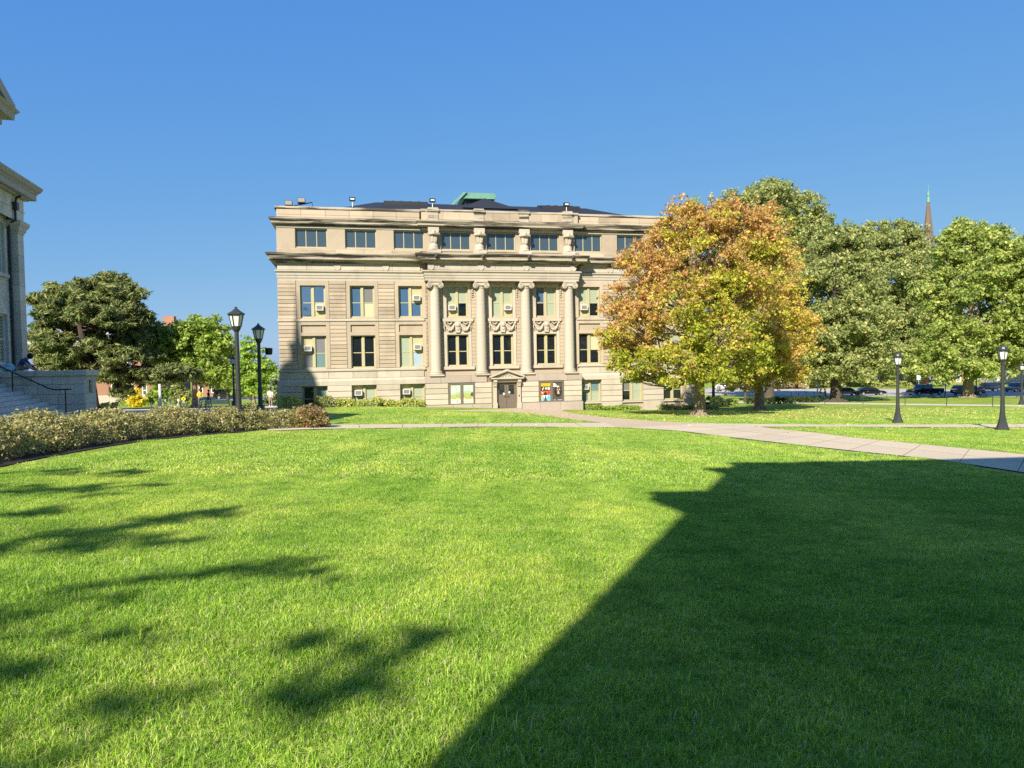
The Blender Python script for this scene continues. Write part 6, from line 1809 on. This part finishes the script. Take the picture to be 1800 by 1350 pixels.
    if kind == 'pickup':
        bd = MB(); bd.box(-h + .1, -.85, -W / 2 + .12, W / 2 - .12, hood - .01, hood + .012); bd.build('bed_floor', MAT['black'], t)
    return t
car(1529, 693.6, 'black sedan parked facing right beyond the oak trunk', 'sedan', 'black', R(-14), D=122)
car(1487, 694, 'dark blue car partly hidden by the buttressed oak trunk', 'sedan', 'blue', R(-8), D=123)
car(1626, 695, 'black pickup truck parked facing left under hanging oak leaves', 'pickup', 'black', R(180), D=118)
car(1701, 695, 'black crossover parked behind the thick pale oak trunk', 'suv', 'black', R(-4), D=114)
car(1737, 690, 'navy sport utility car with its red tail light towards the viewer', 'suv', 'navy', R(168), D=136)
car(1789, 691, 'navy sport utility car at the right edge behind the flared lamp post', 'suv', 'navy', R(182), D=128)
car(1275, 685, 'silver sedan seen under the orange maple', 'sedan', 'silver', R(-30), D=170)
car(1320, 686, 'white sedan partly hidden by the trunk of the golden maple', 'sedan', 'white', R(0), D=166)
car(1650, 684, 'dark car farther off between the pickup truck and the crossover', 'suv', 'blue', R(0), D=165)
car(401, 701, 'black van parked beyond the plaza on the left', 'van', 'black', R(8), D=128, group='vehicles parked on the left')

# ------------------------------------------------------------------ buildings in the distance
def block(name, lab, cat, a, b, D, ytop, depth, mt, wins=(), rz=GRID, roofm=None, roofh=0., trim=None, hip=True):
    p = deep(a, 680, D); q = deep(b, 680, D)
    L = (q.x - p.x) / math.cos(rz)
    z0 = min(gzf(p.x, p.y), gzf(q.x, q.y)) - 1; H = deep((a + b) / 2, ytop, D).z - z0
    t = thing(name, lab, cat, (p.x, p.y, z0), rz)
    k = D / FPX
    m = MB(); ops = []
    for (wx, wy0, wy1, ww) in wins:
        c = (wx - a) / (b - a) * L; ops.append((c - ww / 2 * k, c + ww / 2 * k, deep(wx, wy1, D).z - z0, deep(wx, wy0, D).z - z0))
    wall_grid(m, 0, L, 0, H, ops, 0, .25)
    m.quad([(0, 0, 0), (0, depth, 0), (0, depth, H), (0, 0, H)]); m.quad([(L, 0, 0), (L, depth, 0), (L, depth, H), (L, 0, H)]); m.quad([(0, depth, 0), (L, depth, 0), (L, depth, H), (0, depth, H)]); m.quad([(0, 0, H), (L, 0, H), (L, depth, H), (0, depth, H)])
    m.build('wall', MAT[mt], t, 'keep')
    for o in ops:
        f = MB(); w = o[1] - o[0]; h_ = o[3] - o[2]; e = w * .13
        f.box(o[0] - e * .6, o[0] + e, -.05, .12, o[2] - e, o[3] + e); f.box(o[1] - e, o[1] + e * .6, -.05, .12, o[2] - e, o[3] + e); f.box(o[0] + e, o[1] - e, -.05, .12, o[3] - e, o[3] + e); f.box(o[0] + e, o[1] - e, -.08, .12, o[2] - e, o[2] + e * .6); f.box(o[0] + e, o[1] - e, .02, .12, o[2] + h_ * .48, o[2] + h_ * .54)
        fo = f.build('window', MAT['white'], t)
        MB().box(o[0] + e, o[1] - e, .14, .16, o[2] + e * .6, o[3] - e).build('pane', MAT['blueglass'], fo)
    if trim:
        s = MB(); s.sweep([(-.1, H - 1.1), (.15, H - 1.05), (.2, H - .6), (.55, H - .5), (.6, H - .1), (.7, H), (-.1, H + .05)], [(0, depth), (0, 0), (L, 0), (L, depth)]); s.build('cornice', MAT['white'], t, 'keep')
        s = MB(); s.sweep([(-.05, 0), (.12, 0), (.12, 2.1), (-.05, 2.2)], [(0, depth), (0, 0), (L, 0), (L, depth)]); s.build('stone_base', MAT['pale'], t, 'keep')
    if roofm:
        r = MB(); i = min(L, depth) * .42; e = .7
        A = [(-e, -e, H), (L + e, -e, H), (L + e, depth + e, H), (-e, depth + e, H)]; T = [(i, i, H + roofh), (L - i, i, H + roofh), (L - i, depth - i, H + roofh), (i, depth - i, H + roofh)]
        for j in range(4): r.quad([A[j], A[(j + 1) % 4], T[(j + 1) % 4], T[j]])
        r.quad(T); r.build('roof', MAT[roofm], t, 'keep')
    return t, L, H
t, L, H = block('brick_building', 'red brick building with white trim and pale grey roof behind the pine', 'building', 60, 268, 112, 597, 18, 'brick', [(235, 676, 700, 7), (260, 676, 698, 7), (212, 676, 700, 7), (185, 676, 700, 7), (235, 622, 645, 7), (260, 622, 645, 7), (212, 622, 645, 7), (185, 622, 645, 7), (158, 622, 645, 7), (130, 622, 645, 7)], roofm='roof_grey', roofh=5.0, trim=True)
ch = MB(); ch.box(L - 1.5, L + .3, 6, 7.5, H - 2, H + 4.2); ch.build('chimney', MAT['brick'], t)
block('brick_building', 'brick house wall with pale window beyond the bright green tree', 'building', 340, 396, 150, 655, 14, 'brick', [(352, 678, 690, 6), (372, 678, 690, 6), (386, 678, 690, 5)], roofm='roof_grey', roofh=4.)
block('brick_building', 'long red brick building across the street behind the parked cars', 'building', 1445, 1812, 186, 600, 25, 'brick', [(x, y, y + 20, 9) for x in range(1470, 1810, 28) for y in (618, 652)], trim=False)
block('white_building', 'white building glimpsed through leaves at the right edge', 'building', 1815, 1930, 176, 550, 20, 'white', [(x, y, y + 16, 8) for x in (1797, 1815, 1835, 1860) for y in (565, 600, 640)], trim=False)
block('brick_house', 'low dark brick house across the street behind the golden maple', 'building', 1362, 1440, 176, 656, 12, 'brick', [(1378, 664, 676, 7), (1398, 664, 676, 7), (1422, 664, 676, 7)], roofm='roof', roofh=3.)
def church():
    D = 270.; k = D / FPX; c = deep(1631, 680, D); z0 = gzf(c.x, c.y) - 1
    t = thing('church', 'brown slate church spire topped with a green copper finial above the trees', 'church', (c.x, c.y, z0), GRID)
    def Z(y): return deep(1631, y, D).z - z0
    s = MB(); s.lathe([(22 * k, Z(510)), (10.2 * k, Z(430)), (2.4 * k, Z(357)), (2.2 * k, Z(355))], n=8, a0=.39, a1=.39 + 2 * math.pi)
    for q in range(8):
        a = .39 + q * math.pi / 4; s.tube([(22 * k * math.cos(a), 22 * k * math.sin(a), Z(510)), (10.25 * k * math.cos(a), 10.25 * k * math.sin(a), Z(430)), (2.4 * k * math.cos(a), 2.4 * k * math.sin(a), Z(357))], .12, 4)
    s.build('spire', MAT['spire'], t, 'keep')
    f = MB(); f.lathe([(3.0 * k, Z(356)), (3.2 * k, Z(354)), (2.2 * k, Z(352)), (2.6 * k, Z(348)), (1.7 * k, Z(346)), (3.0 * k, Z(342)), (2.8 * k, Z(341)), (1.2 * k, Z(339)), (.8 * k, Z(333)), (1.3 * k, Z(331)), (.5 * k, Z(330)), (.35 * k, Z(324))], n=10); f.box(-1.5 * k, 1.5 * k, -.1, .1, Z(328.2), Z(327.3)); f.build('finial', MAT['copper'], t, 35.)
    b = MB(); b.box(-20 * k, 20 * k, -20 * k, 20 * k, 0, Z(510)); b.build('tower', MAT['brick'], t)
    n = MB(); n.prism([(-6, 0), (6, 0), (6, 9), (0, 15), (-6, 9)], 'x', 20 * k, 20 * k + 30); n.build('nave', MAT['brick'], t)
church()
